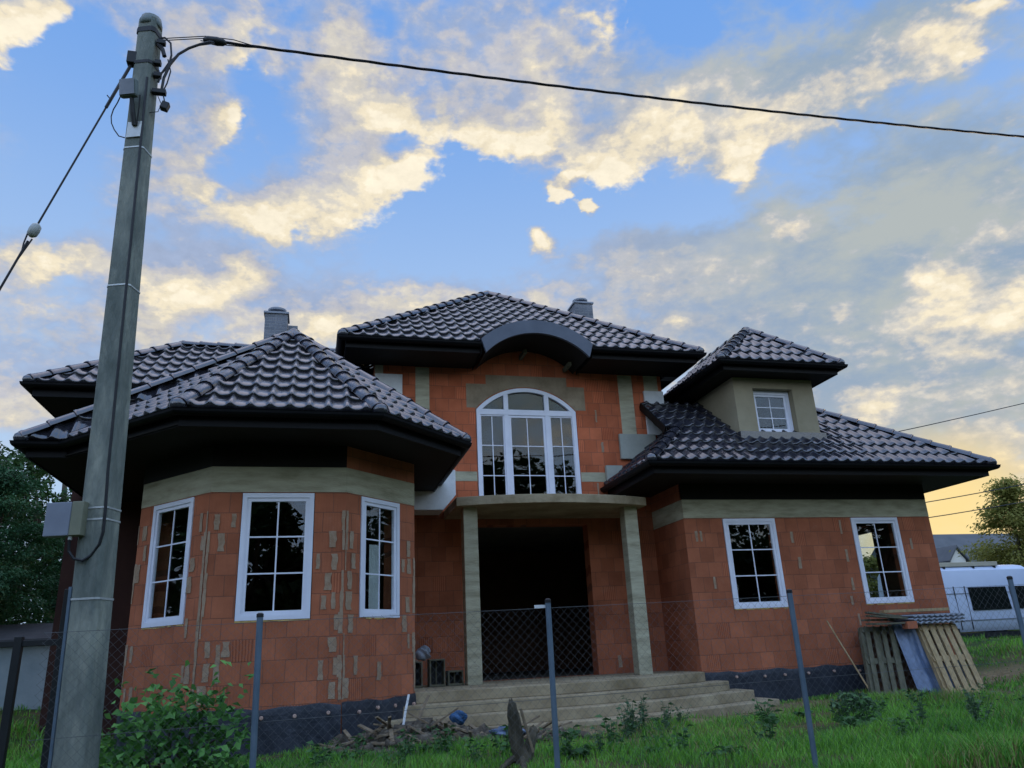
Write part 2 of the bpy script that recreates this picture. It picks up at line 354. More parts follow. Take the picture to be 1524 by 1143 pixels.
wp = [(.18, .23, 2.1, 2.28), (.27, .31, 2.1, 2.28), (.42, .46, 1.3, 1.5), (2.05, 2.1, 2.05, 2.25), (2.12, 2.18, 1.6, 1.8), (3.1, 3.14, 2.2, 2.45), (3.12, 3.17, 1.7, 1.92), (3.13, 3.18, 1.2, 1.42), (3.05, 3.1, .95, 1.1), (3.14, 3.18, .6, .8), (4.55, 4.6, 1.9, 2.1)]
wall((EX, YW), (FX, YW), -.6, ZC, [(.74, 1.786, ZS, ZT), (3.357, 4.381, ZS, ZT)], label='right wing front wall', patches=wp)
wall((FX, YW), (FX, BY), -.6, ZC, [(1.30, 2.75, ZS, 2.56)], label='right end wall')
wall((FX, BY), (LX, BY), -.6, ZC, label='rear wall')
wall((7.15, BY - .05), (LX, BY - .05), 2.9, 5.7, label='upper rear wall')
wall((LX, BY), (LX, LY), -.6, 4.8, label='left end wall')
wall((LX, LY), (1.04, LY), -.6, 4.8, label='set-back dark brown left wall rising above the bay roof', mats=[DARKW, MORTAR, INNER])
wall((D[0], LY), D, -.6, ZC, label='left side wall of the bay')
# upper middle block with the arched window
UX0, UX1 = 1.04, 6.80
AWX0, AWX1 = 2.935, 4.925; AZ0 = 2.87; AZS = 4.80; AZT = 5.26
acx = (AWX0 + AWX1) / 2; ahw = (AWX1 - AWX0) / 2; arise = AZT - AZS; aR = (ahw ** 2 + arise ** 2) / (2 * arise); acz = AZT - aR
def arc(hw, R, cx, cz, n=24):
    a = math.asin(hw / R); return [(cx + R * math.sin(-a + 2 * a * i / n), cz + R * math.cos(-a + 2 * a * i / n)) for i in range(n + 1)]
wall((UX0, YC), (UX1, YC), 2.87, 6.35, [(AWX0 - UX0, AWX1 - UX0, AZ0, AZT)], label='upper front wall', u0=.1, mats=[BRICKU, MORTAR, INNER],
     patches=[(.95, .985, 2.95 + .5 * i, 3.2 + .5 * i) for i in range(0, 4)] + [(4.2, 4.23, 3.1, 3.4), (4.35, 4.4, 4.0, 4.2), (5.1, 5.15, 3.7, 3.95), (1.25, 1.28, 4.2, 4.45), (1.3, 1.33, 3.4, 3.7), (4.28, 4.31, 4.6, 4.85)])
wall((UX1, YC), (UX1, BY), 2.87, 5.7, label='upper right side wall')
wall((UX0, LY + 2), (UX0, YC), 2.87, 5.7, label='upper left side wall')
# reinforced concrete: ring beams, stiffening columns and the stepped lintel over the arch
def beam(p0, p1, z0, z1, o=.004, name='ring_beam', m=CONC, th=.05):
    p0 = V((p0[0], p0[1], 0)); p1 = V((p1[0], p1[1], 0)); d = (p1 - p0).normalized(); n = V((d.y, -d.x, 0))
    mb = MB(); q = [p0 + n * o, p1 + n * o, p1 - n * th, p0 - n * th]
    b = [p + V((0, 0, z0)) for p in q]; t = [p + V((0, 0, z1)) for p in q]
    mb.add(b + t, [(0, 3, 2, 1), (4, 5, 6, 7), (0, 1, 5, 4), (1, 2, 6, 5), (2, 3, 7, 6), (3, 0, 4, 7)])
    return mb.build(name, m, house)
beam(D, A, ZT + .006, ZL); beam(A, B, ZT + .006, ZL, .006); beam(B, C, ZT + .006, ZL)
beam((EX, YC - .01), (EX, YW + .01), ZT, ZL); beam((EX, YW), (FX, YW), ZT + .006, ZL, .006); beam((FX, YW + .01), (FX, BY), ZT, ZL)
for p0_, p1_ in ((D, A), (A, B)): beam(p0_, p1_, ZL + .003, ZC, .012, 'eave_shade_board', SOFFIT)  # dark boards standing in for the shade under the bay and wing eaves
beam((EX, YW), (FX, YW), ZL + .003, ZC, .012, 'eave_shade_board', SOFFIT)
for x0, x1, z0, z1 in ((1.80, 2.06, 2.9, 5.6), (5.86, 6.16, 4.36, 5.6)):
    beam((x0, YC), (x1, YC), z0, z1, .005, 'concrete_column')
beam((1.046, YC), (1.20, YC), 2.9, 5.62, .005, 'concrete_column'); beam((6.42, YC), (6.72, YC), 5.0, 5.62, .005, 'concrete_column')
for x0, x1 in ((2.06, AWX0 - .01), (AWX1 + .01, 5.45)): beam((x0, YC), (x1, YC), 3.42, 3.60, .006, 'ring_beam')
mb = MB(); ar = arc(ahw + .01, aR + .01, acx, acz, 30); f = YC - .0055
top = lambda x: 5.50 if 3.12 < x < 4.78 else (5.31 if 2.76 < x < 5.13 else None)
for i in range(30):
    (xa, za), (xb, zb) = ar[i], ar[i + 1]; t = top((xa + xb) / 2)
    mb.quad((xa, f, za), (xb, f, zb), (xb, f, t), (xa, f, t))
for x0, x1, z0, z1 in ((2.76, ar[0][0], 4.83, 5.31), (ar[-1][0], 5.13, 4.83, 5.31)):
    mb.quad((x0, f, z0), (x1, f, z0), (x1, f, z1), (x0, f, z1))
mb.build('arch_lintel', CONCB, house)
# brick spandrels closing the square wall opening above the arch
mb = MB(); ar2 = arc(ahw, aR, acx, acz, 30)
for i in range(30):
    (xa, za), (xb, zb) = ar2[i], ar2[i + 1]
    mb.quad((xa, YC - .001, za), (xb, YC - .001, zb), (xb, YC - .001, AZT), (xa, YC - .001, AZT), 0, [(xa, za), (xb, zb), (xb, AZT), (xa, AZT)])
    mb.quad((xa, YC - .001, za), (xa, YC + .28, za), (xb, YC + .28, zb), (xb, YC - .001, zb), 0, [(xa, 0), (xa, .28), (xb, .28), (xb, 0)])
mb.build('arch_reveal', BRICKU, house)
# insulation boards already glued on
def board(a, b, m, label): mb = MB(); mb.box(a, b); return mb.build('insulation_board', m, house, label=label, bevel=.004)
board((1.05, YC - .07, 4.2), (1.55, YC - .008, 5.42), STYRO, 'white insulation board under the eave')
board((6.38, YC - .06, 4.36), (6.80, YC - .008, 5.27), STYRO, 'white insulation board beside the right wing roof')
board((5.76, YC - .08, 3.86), (6.52, YC - .009, 4.358), STYROG, 'grey coated insulation board')
board((5.42, YC - .1, 3.42), (5.75, YC - .009, 3.72), STYROG, 'small grey insulation board')
board((5.46, YC - .2, 2.9), (5.72, YC - .009, 3.41), STYRO, 'small white insulation board above the slab')
mb = MB(); mb.prism([(1.56, 2.95, 2.80), (2.2, 2.95, 2.80), (2.42, 2.95, 3.06), (2.42, 2.95, 3.5), (1.56, 2.95, 3.5)], (0, .54, 0)); mb.build('insulation_board', STYRO, house, label='white insulated beam end beside the slab', bevel=.006)

# porch slab, columns, steps
def arcY(x): return 2.2 - .32 * (1 - ((x - 3.95) / 1.67) ** 2)
mb = MB(); n = 24; xs = [2.29 + (5.62 - 2.29) * i / n for i in range(n + 1)]
mb.prism([(x, arcY(x), 2.725) for x in xs] + [(5.62, YC - .01, 2.725), (2.29, YC - .01, 2.725)], (0, 0, .145))
mb.build('balcony_slab', CONCSTEP, house, bevel=.008)
for x in (2.42, 5.24):
    mb = MB(); mb.box((x, 2.30, -.005), (x + .235, 2.535, 2.727)); mb.build('porch_column', CONC, house, bevel=.008)
def stepY(x, k): return 1.05 - .28 * k + .95 * max(0, (x - 3.) / (3.2 + .16 * k)) ** 2
for k in range(4):
    z1 = (0, -.145, -.288, -.43)[k]; z0 = z1 - .145 if k < 3 else -.62
    x1 = 6.25 + .3 * k; x0 = 1.05 - .25 * k
    m_ = 40; xs = [x0 + (x1 - x0) * i / m_ for i in range(m_ + 1)]
    pts = [(x, stepY(x, k) + .006 * math.sin(x * 7 + k), z0) for x in xs]
    back = (EX - .002, YC - .004) if k == 0 else (x1, YW - .004)
    poly = pts + ([(EX - .002, YW, z0), (EX - .002, YC - .004, z0), (C[0] + .003, YC - .004, z0), (C[0] + .003, 1.3, z0)] if k == 0 else [(x1, YW - .04, z0), (5.2, YW - .04, z0), (5.2, 2., z0), (1.3, 1.9, z0)])
    mb = MB(); mb.prism(poly, (0, 0, z1 - z0)); mb.build('step', CONCSTEP, house, label='top step forming the porch landing' if k == 0 else None, bevel=.012)
# floors and ceilings that keep the rooms dark
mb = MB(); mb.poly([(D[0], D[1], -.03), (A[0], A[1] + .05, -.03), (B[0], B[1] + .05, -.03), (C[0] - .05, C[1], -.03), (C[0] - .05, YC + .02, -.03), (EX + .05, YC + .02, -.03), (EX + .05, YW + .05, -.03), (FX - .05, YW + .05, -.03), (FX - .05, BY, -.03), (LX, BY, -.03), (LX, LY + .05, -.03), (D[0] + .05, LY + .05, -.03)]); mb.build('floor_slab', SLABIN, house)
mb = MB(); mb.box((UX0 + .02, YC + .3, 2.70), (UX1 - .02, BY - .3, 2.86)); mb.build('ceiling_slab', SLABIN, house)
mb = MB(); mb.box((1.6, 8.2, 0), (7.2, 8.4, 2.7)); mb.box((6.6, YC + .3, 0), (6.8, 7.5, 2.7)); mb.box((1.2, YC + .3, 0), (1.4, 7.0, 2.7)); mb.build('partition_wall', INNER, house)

# foundation membrane with its fastener caps
def membrane(p0, p1, ztop=-.02, zbot=-.62, fu=()):
    a = V((p0[0], p0[1], 0)); b = V((p1[0], p1[1], 0)); d = b - a; Lh = d.length; d.normalize(); nn = V((d.y, -d.x, 0)); mb = MB()
    nu = max(4, int(Lh / .05)); nz = 12; vs = []; fs = []
    for j in range(nz + 1):
        for i in range(nu + 1):
            u = Lh * i / nu; z = zbot + (ztop - zbot) * j / nz
            o = .022 + .012 * math.sin(u * 9 + z * 3) * (1 - j / nz) + .006 * math.sin(u * 31 + z * 17) + (0 if j < nz else -.012)
            zz = z + (.012 * math.sin(u * 6.1) + .008 * math.sin(u * 13.7 + 1) if j == nz else 0)
            vs.append(a + d * u + nn * o + V((0, 0, zz)))
    for j in range(nz):
        for i in range(nu): q = j * (nu + 1) + i; fs.append((q, q + 1, q + nu + 2, q + nu + 1))
    mb.add(vs, fs); o = mb.build('foundation_membrane', MEMBR, house, smooth=True)
    for u in fu:
        c = a + d * u + nn * .05 + V((0, 0, -.125 + random.uniform(-.015, .015))); f_ = MB()
        f_.tube([c - nn * .04, c - nn * .004, c], [.022, .022, .016], 10); f_.build('fastener', FASTEN, o)
membrane(D, A); membrane(A, B, fu=(.75, 1.12, 1.5)); membrane(B, C, fu=(.28, .62, .95, 1.33))
membrane((EX, YW), (FX, YW), -.03, -.62, fu=(.6, 1.12, 1.5, 1.95, 2.45, 2.95, 3.4, 3.9))
# ------------------------------------------------------------------ windows
def ring(mb, P, u0, u1, z0, z1, w, o0, o1, mi=0):
    """rectangular frame ring of width w between depths o0 (back) and o1 (front)"""
    O = [(u0, z0), (u1, z0), (u1, z1), (u0, z1)]; I = [(u0 + w, z0 + w), (u1 - w, z0 + w), (u1 - w, z1 - w), (u0 + w, z1 - w)]
    for k in range(4):
        a, b, c, d = O[k], O[(k + 1) % 4], I[(k + 1) % 4], I[k]
        mb.quad(P(*a, o1), P(*b, o1), P(*c, o1), P(*d, o1), mi)
        mb.quad(P(*d, o1), P(*c, o1), P(*c, o0), P(*d, o0), mi)
        mb.quad(P(*b, o1), P(*a, o1), P(*a, o0), P(*b, o0), mi)
def pbox(mb, P, u0, u1, z0, z1, o0, o1, mi=0):
    c = [P(u, z, o) for o in (o0, o1) for u, z in ((u0, z0), (u1, z0), (u1, z1), (u0, z1))]
    mb.add(c, [(3, 2, 1, 0), (4, 5, 6, 7), (0, 1, 5, 4), (1, 2, 6, 5), (2, 3, 7, 6), (3, 0, 4, 7)], mi)
def window(p0, p1, u0, u1, z0, z1, cols=2, rows=3, o=.012, label=None, foam=True, fw=.058, sw=.05):
    p0 = V((p0[0], p0[1], 0)); p1 = V((p1[0], p1[1], 0)); d = (p1 - p0).normalized(); n = V((d.y, -d.x, 0))
    P = lambda u, z, q=0.: p0 + d * u + V((0, 0, z)) + n * (q + o)
    g = .008; u0 += g; u1 -= g; z0 += g; z1 -= g
    mb = MB(); ring(mb, P, u0, u1, z0, z1, fw, -.07, 0.); ring(mb, P, u0 + fw - .004, u1 - fw + .004, z0 + fw - .004, z1 - fw + .004, sw, -.06, -.014)
    w = mb.build('window', WHITEPVC, house, label=label, bevel=.004)
    a, b, c, e = u0 + fw + sw - .008, u1 - fw - sw + .008, z0 + fw + sw - .008, z1 - fw - sw + .008
    mb = MB(); pbox(mb, P, a, b, c, e, -.048, -.036); mb.build('pane', GLASS, w)
    for i in range(1, cols):
        x = a + (b - a) * i / cols; mb = MB(); pbox(mb, P, x - .009, x + .009, c, e, -.0355, -.027); mb.build('glazing_bar', WHITEPVC, w)
    for j in range(1, rows):
        z = c + (e - c) * j / rows; mb = MB(); pbox(mb, P, a, b, z - .009, z + .009, -.035, -.0265); mb.build('glazing_bar', WHITEPVC, w)
    if foam:
        mb = MB(); k = 14
        for i in range(k):
            x = u0 + (u1 - u0) * i / k; x2 = u0 + (u1 - u0) * (i + 1) / k
            pbox(mb, P, x, x2, z0 - .016 - random.uniform(0, .008), z0 - .001, -.08, -.006 + random.uniform(-.008, .004))
        mb.build('foam_seal', FOAM, w)
    return w
window(D, A, lD - 1.198, lD - .3186, ZS, ZT, label='left bay window seen at a sharp angle')
window(A, B, .375, 1.257, ZS, ZT, label='front bay window with dark panes')
window(B, C, .28, 1.07, ZS, ZT, label='right bay window with pale curtains behind it')
window((EX, YW), (FX, YW), .74, 1.786, ZS, ZT, label='right wing window nearer the porch')
window((EX, YW), (FX, YW), 3.357, 4.381, ZS, ZT, label='right wing window with daylight showing through')
# frames of the far openings seen through the rooms
window((FX, YW), (FX, BY), 1.30, 2.75, ZS, 2.56, cols=1, rows=1, foam=False)
# arched window
fy = YC - .015
P = lambda u, z, q=0.: V((u, fy - q, z))
mb = MB(); fwid = .075
def arcring(mb, hw, R, w, o0, o1, zc, zbot, nseg=28):
    ao = arc(hw, R, acx, zc, nseg); ai = arc(hw - w, R - w, acx, zc, nseg)
    O = [(acx - hw, zbot)] + ao + [(acx + hw, zbot)]; I = [(acx - hw + w, zbot)] + ai + [(acx + hw - w, zbot)]
    for k in range(len(O) - 1):
        mb.quad(P(*O[k], o1), P(*O[k + 1], o1), P(*I[k + 1], o1), P(*I[k], o1))
        mb.quad(P(*I[k], o1), P(*I[k + 1], o1), P(*I[k + 1], o0), P(*I[k], o0))
        mb.quad(P(*O[k + 1], o1), P(*O[k], o1), P(*O[k], o0), P(*O[k + 1], o0))
arcring(mb, ahw - .01, aR - .01, fwid, -.07, 0., acz, AZ0)
M1, M2 = 3.525, 4.335; zt0, zt1 = 4.70, 4.81
archz = lambda x, r: acz + math.sqrt(max(0, r * r - (x - acx) ** 2))
for x in (M1, M2):
    pbox(mb, P, x - .045, x + .045, AZ0, zt0, -.065, -.001); pbox(mb, P, x - .045, x + .045, zt1, archz(x, aR - .05), -.065, -.001)
pbox(mb, P, acx - ahw + .05, acx + ahw - .05, zt0, zt1, -.066, -.002)
pbox(mb, P, acx - ahw + .05, acx + ahw - .05, AZ0, AZ0 + .07, -.066, -.003)
aw = mb.build('window', WHITEPVC, house, label='large arched window above the porch slab', bevel=.004)
def sash(u0, u1, z0, z1, w):
    mb = MB(); ring(mb, P, u0, u1, z0, z1, w, -.06, -.02); mb.build('sash', WHITEPVC, aw, bevel=.003)
    a, b, c, e = u0 + w - .006, u1 - w + .006, z0 + w - .006, z1 - w + .006
    mb = MB(); pbox(mb, P, a, b, c, e, -.05, -.038); mb.build('pane', GLASS, aw)
    x = (a + b) / 2; mb = MB(); pbox(mb, P, x - .0085, x + .0085, c, e, -.0375, -.029); mb.build('glazing_bar', WHITEPVC, aw)
    for j in (1, 2):
        z = c + (e - c) * j / 3; mb = MB(); pbox(mb, P, a, b, z - .0085, z + .0085, -.037, -.0285); mb.build('glazing_bar', WHITEPVC, aw)
sash(acx - ahw + .07, M1 - .04, AZ0 + .06, zt0 + .005, .03); sash(M1 + .04, M2 - .04, AZ0 + .06, zt0 + .005, .05); sash(M2 + .04, acx + ahw - .07, AZ0 + .06, zt0 + .005, .03)
for x0, x1 in ((acx - ahw + .06, M1 - .04), (M1 + .04, M2 - .04), (M2 + .04, acx + ahw - .06)):
    k = 10; xs = [x0 + (x1 - x0) * i / k for i in range(k + 1)]
    pts = [P(x0, zt1 - .005, -.044), P(x1, zt1 - .005, -.044)] + [P(x, archz(x, aR - .07), -.044) for x in reversed(xs)]
    mb = MB(); mb.prism(pts, (0, .01, 0)); mb.build('pane', GLASS, aw)

# ------------------------------------------------------------------ roofs
TW, TC = .225, .38
def tile_face(polys, phase=0.):
    """profiled tile courses laid over a planar roof polygon (first edge = eave, lowest)"""
    out_v = []; out_f = []
    for pts in polys:
        pts = [V(p) for p in pts]; u = (pts[1] - pts[0]); u.z = 0; u.normalize()
        cen = sum(pts, V()) / len(pts); w = cen - pts[0]; v = (w - u * w.dot(u)).normalized(); n = u.cross(v)
        if n.z < 0: n = -n
        uu = [(p - pts[0]).dot(u) for p in pts]; vv = [(p - pts[0]).dot(v) for p in pts]
        umin = math.floor(min(uu) / TW) * TW - TW; nu = int((max(uu) - umin) / (TW / 10)) + 12
        vbase = (max(0, math.floor(min(vv) / TC)) * TC) if min(vv) > .01 else 0.
        us = umin + np.arange(nu + 1) * TW / 10
        ph = (us + phase) / TW % 1.
        wav = .041 * np.exp(-((ph - .5) / .17) ** 2) - .004 * np.cos(2 * PI * ph)
        rows = int((max(vv) - vbase) / TC) + 1
        vs = []; fs = []
        for j in range(rows):
            v0 = vbase + j * TC; b = len(vs)
            jit = random.uniform(-.007, .007); seat = np.repeat(np.random.default_rng(int(j * 977 + len(out_v))).normal(0, .0035, (nu // 10) + 2), 10)[:nu + 1]
            for (dv, dh) in ((0., -.012), (-.006, .034), (.012, .043), (TC * .5, .024), (TC + .01, .003)):
                for k in range(nu + 1):
                    q = pts[0] + u * float(us[k]) + v * (v0 + dv + jit) + n * (float(wav[k]) * (.2 if dh < 0 else 1.) + dh + (float(seat[k]) if dh > .01 else 0.)); vs.append(q)
            W1 = nu + 1
            for r in range(4):
                for k in range(nu): q = b + r * W1 + k; fs.append((q, q + 1, q + 1 + W1, q + W1))
        me = bpy.data.meshes.new('tmp'); me.from_pydata(vs, [], fs); bm = bmesh.new(); bm.from_mesh(me); bpy.data.meshes.remove(me)
        m_ = len(pts)
        for i in range(m_):
            a, c = pts[i], pts[(i + 1) % m_]; e = (c - a).normalized(); on = e.cross(n)
            if (cen - a).dot(on) > 0: on = -on
            if i == 0 and min(vv) <= .01: continue
            bmesh.ops.bisect_plane(bm, geom=bm.verts[:] + bm.edges[:] + bm.faces[:], plane_co=a, plane_no=on, clear_outer=True, dist=1e-5)
        bm.verts.index_update(); base = len(out_v)
        out_v += [tuple(q.co) for q in bm.verts]; out_f += [tuple(base + q.index for q in f.verts) for f in bm.faces]; bm.free()
    return out_v, out_f
def roof(polys, label, caps=(), rr=.1):
    v, f = tile_face(polys); me = bpy.data.meshes.new('roof'); me.from_pydata(v, [], f); me.materials.append(TILE)
    me.polygons.foreach_set('use_smooth', [True] * len(me.polygons)); me.update()
    o = bpy.data.objects.new('roof', me); COL.objects.link(o); set_parent(o, house); o['label'] = label
    for p, q in caps: ridge_caps(p, q, o, rr)
    return o
def ridge_caps(p, q, parent, r=.1):
    p, q = V(p), V(q); d = q - p; Lh = d.length; d.normalize(); side = d.cross(V((0, 0, 1))).normalized(); up = side.cross(d)
    mb = MB(); cnt = max(1, round(Lh / .34)); st = Lh / cnt; K = 9
    for i in range(cnt):
        a = p + d * (i * st) + up * .045; b = p + d * ((i + 1) * st + .03) + up * .04
        rings = []
        for c, rad, s in ((a, r * 1.08, 0), (a + d * .03, r * 1.12, 0), (a + d * .055, r * 1.02, 0), (b, r * .9, 0)):
            rings.append([c + side * (rad * 1.12 * math.cos(PI * (k / (K - 1)) * 1.0)) + up * (rad * .95 * math.sin(PI * k / (K - 1)) - .02) for k in range(K)])
        vs = [x for R_ in rings for x in R_]; fs = [(j * K + k, j * K + k + 1, (j + 1) * K + k + 1, (j + 1) * K + k) for j in range(3) for k in range(K - 1)]
        # front lip
        fs.append(tuple(range(K)))
        mb.add(vs, fs)
    mb.ball(p + up * .03, (r * 1.05, r * 1.05, r * .9), n=10, m=6)
    return mb.build('ridge_cap', RIDGE, parent, smooth=True)
def offset(pts, o):
    pts = [V((p[0], p[1], 0)) for p in pts]; res = []
    for i, p in enumerate(pts):
        ns = []
        if i > 0: e = (p - pts[i - 1]).normalized(); ns.append(V((e.y, -e.x, 0)))
        if i < len(pts) - 1: e = (pts[i + 1] - p).normalized(); ns.append(V((e.y, -e.x, 0)))
        if len(ns) == 1: res.append(p + ns[0] * o)
        else: m = (ns[0] + ns[1]).normalized(); res.append(p + m * (o / m.dot(ns[0])))
    return res
def eave(pts, z0, zs, parent, gr=.066):
    """half-round gutter and fascia board along an eave polyline (outside on the right hand)"""
    K = 9; prof = [(.045 + gr * math.cos(PI * k / (K - 1)), z0 - .045 - gr * math.sin(PI * k / (K - 1))) for k in range(K)]
    prof = [(prof[0][0] + .006, prof[0][1] + .012)] + prof
    prof += [(q[0] * .94 + .002, q[1] + .006) for q in reversed(prof[1:])]
    mb = MB(); rails = [[q + V((0, 0, z)) for q in offset(pts, o)] for o, z in prof]; n = len(prof)
    vs = [rails[k][i] for i in range(len(pts)) for k in range(n)]
    fs = [(i * n + k, (i + 1) * n + k, (i + 1) * n + (k + 1) % n, i * n + (k + 1) % n) for i in range(len(pts) - 1) for k in range(n)]
    for e in (0, len(pts) - 1): fs.append(tuple(e * n + k for k in range(1, 10)))
    mb.add(vs, fs); mb.build('gutter', GUTTER, parent, smooth=False)
    mb = MB(); a = offset(pts, -.042); b = offset(pts, -.064)
    for i in range(len(pts) - 1):
        for q0, q1 in ((a[i], a[i + 1]), (b[i + 1], b[i])): mb.quad(q0 + V((0, 0, zs - .012)), q1 + V((0, 0, zs - .012)), q1 + V((0, 0, z0 + .01)), q0 + V((0, 0, z0 + .01)))
        mb.quad(b[i] + V((0, 0, zs - .012)), b[i + 1] + V((0, 0, zs - .012)), a[i + 1] + V((0, 0, zs - .012)), a[i] + V((0, 0, zs - .012)))
    mb.build('fascia', GUTTER, parent)
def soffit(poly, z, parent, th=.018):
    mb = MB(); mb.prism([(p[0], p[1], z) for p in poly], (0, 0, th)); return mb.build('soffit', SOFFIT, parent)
Z0 = 3.32; ZSF = 3.12
# bay roof
AP = (-.37, 1.8, 5.41); V1 = (-1.5, -.9, Z0); V2 = (.8, -.9, Z0); V3 = (2.09, .39, Z0); L1 = (-3.1, .71, Z0); L0 = (-3.60, .71, Z0); RB = (-.37, 5.1, 5.41)
r = roof([[V1, V2, AP], [V2, V3, AP], [V3, (2.09, 3.45, Z0), RB, AP], [L1, V1, AP], [L0, L1, AP], [(-3.6, 3.9, Z0), L0, AP, (-.37, 3.9, 5.41)]],
         'many-sided tiled roof over the left bay', [(L0, AP), (V1, AP), (V2, AP), (V3, AP), (AP, RB)], .098)
eave([(-3.6, 3.9), L0, L1, V1, V2, V3, (2.09, YC)], Z0, ZSF, r)
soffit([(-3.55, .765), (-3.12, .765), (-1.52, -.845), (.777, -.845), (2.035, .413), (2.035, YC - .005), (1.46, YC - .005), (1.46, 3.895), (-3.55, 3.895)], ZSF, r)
# wing roof
WA = (8.8, 4.73, 5.955)
r = roof([[(5.4, 1.33, Z0), (12.2, 1.33, Z0), WA], [(6.3, 2.5314, 4.2508), (6.6014, 2.5314, 4.2508), (7.58, 3.51, 5.0095), (6.3, 3.51, 5.0095)], [(5.4, 3.55, Z0), (5.4, 1.33, Z0), (6.8, 2.73, 4.405), (6.8, 3.55, 4.405)], [(6.8, 9.5, 4.405), (6.8, 2.73, 4.405), WA, (8.8, 9.5, 5.955)], [(12.2, 1.33, Z0), (12.2, 10.4, Z0), (8.8, 10.4, 5.955), WA]],
         'wide tiled hip roof of the right wing', [((5.4, 1.33, Z0), (6.58, 2.51, 4.234)), ((12.2, 1.33, Z0), WA), (WA, (8.8, 10, 5.955))])
eave([(5.4, 3.49), (5.4, 1.33), (12.2, 1.33), (12.2, 10.4)], Z0, ZSF, r)
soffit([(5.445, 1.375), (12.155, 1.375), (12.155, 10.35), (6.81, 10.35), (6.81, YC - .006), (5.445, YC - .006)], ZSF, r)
mb = MB(); mb.bar((6.29, 2.5, 4.18), (6.29, 3.49, 4.955), .03, .14); mb.build('verge_board', GUTTER, r)
# upper main roof, its front slope split round the arched eyebrow
ZU = 5.80; kU = .775; UA = (3.84, 6.0, ZU + kU * 3.4); zz = lambda y: ZU + kU * (y - 2.6)
r = roof([[(.44, 2.6, ZU), (2.915, 2.6, ZU), (2.915, 5.075, zz(5.075))], [(4.94, 2.6, ZU), (7.24, 2.6, ZU), (4.94, 4.9, zz(4.9))],
          [(2.915, 2.9004, zz(2.9004)), (4.94, 2.9004, zz(2.9004)), (4.94, 4.9, zz(4.9)), UA, (2.915, 5.075, zz(5.075))],
          [(.44, 10.4, ZU), (.44, 2.6, ZU), UA, (3.84, 10.4, UA[2])], [(7.24, 2.6, ZU), (7.24, 10.4, ZU), (3.84, 10.4, UA[2]), UA]],
         'highest tiled hip roof with the arched eyebrow', [((.44, 2.6, ZU), UA), ((7.24, 2.6, ZU), UA), (UA, (3.84, 10.3, UA[2]))])
ZUS = 5.61
eave([(.44, 10.4), (.44, 2.6), (2.87, 2.6)], ZU, ZUS, r); eave([(5.0, 2.6), (7.24, 2.6), (7.24, 10.4)], ZU, ZUS, r)
soffit([(.485, 2.645), (2.87, 2.645), (2.87, YC - .006), (.485, YC - .006)], ZUS, r); soffit([(5.0, 2.645), (7.195, 2.645), (7.195, YC - .006), (5.0, YC - .006)], ZUS, r)
soffit([(.485, YC + .3), (7.195, YC + .3), (7.195, 10.3), (.485, 10.3)], ZUS, r)
# eyebrow arch
ecx = 3.935; ao = arc(1.065, (1.065 ** 2 + .42 ** 2) / .84, ecx, 6.24 - (1.065 ** 2 + .42 ** 2) / .84, 26); ai = arc(.985, (.985 ** 2 + .43 ** 2) / .86, ecx, 5.985 - (.985 ** 2 + .43 ** 2) / .86, 26)
mb = MB()
for i in range(26):
    (a, b), (c, d), (e, g), (h, k) = ao[i], ao[i + 1], ai[i + 1], ai[i]
    for y, rev in ((2.47, 0), (2.53, 1)):
        q = [(h, y, k), (e, y, g), (c, y, d), (a, y, b)]; mb.quad(*(q if not rev else q[::-1]))
    mb.quad((a, 2.47, b), (c, 2.47, d), (c, 2.53, d), (a, 2.53, b)); mb.quad((e, 2.47, g), (h, 2.47, k), (h, 2.53, k), (e, 2.53, g))
for q, w in ((ao[0], ai[0]), (ao[-1], ai[-1])): mb.quad((q[0], 2.47, q[1]), (w[0], 2.47, w[1]), (w[0], 2.53, w[1]), (q[0], 2.53, q[1]))
arch = mb.build('arched_fascia', FASCIA, r, label='slate grey curved fascia over the arched window')
mb = MB()
for i in range(26):
    (a, b), (c, d) = ao[i], ao[i + 1]; mb.quad((a, 2.5, b + .012), (c, 2.5, d + .012), (c, 3.7, d + .012), (a, 3.7, b + .012), 0)
    (a, b), (c, d) = ai[i], ai[i + 1]; mb.quad((c, 2.531, d + .03), (a, 2.531, b + .03), (a, 3.49, b + .03), (c, 3.49, d + .03), 1)
for x in (2.885, 4.985): mb.quad((x, 2.53, 5.56), (x, 3.49, 5.56), (x, 3.49, 5.9), (x, 2.53, 5.9), 1)
mb.build('eyebrow_vault', [RIDGE, SOFFIT], r)
for x, z in ((3.86, 5.86), (4.74, 5.64)): mb = MB(); mb.box((x - .03, 3.1, z - .03), (x + .03, 3.49, z + .05)); mb.build('rafter_end', WOODO, r)
# dormer
dz = 5.36; DA = (8.70, 3.1, 6.54)
r = roof([[(7.22, 1.78, dz), (9.73, 1.78, dz), DA], [(7.22, 5.3, dz), (7.22, 1.78, dz), DA, (8.70, 5.3, 6.54)], [(9.73, 1.78, dz), (9.73, 5.3, dz), (8.70, 5.3, 6.54), DA]],
         'small tiled hip roof of the dormer', [((7.22, 1.78, dz), DA), ((9.73, 1.78, dz), DA), (DA, (8.70, 5.3, 6.54))], .09)
eave([(7.22, 5.3), (7.22, 1.78), (9.73, 1.78), (9.73, 5.3)], dz, 5.18, r, .06)
soffit([(7.265, 1.825), (9.685, 1.825), (9.685, 5.25), (7.265, 5.25)], 5.18, r)
DW = 2.215; dm = [PLASTER, MORTAR, INNER]
wall((7.65, DW), (9.36, DW), 3.7, 5.17, [(.40, 1.25, 4.09, 4.97)], name='dormer_wall', label='plastered dormer front with a deep window recess', mats=dm)
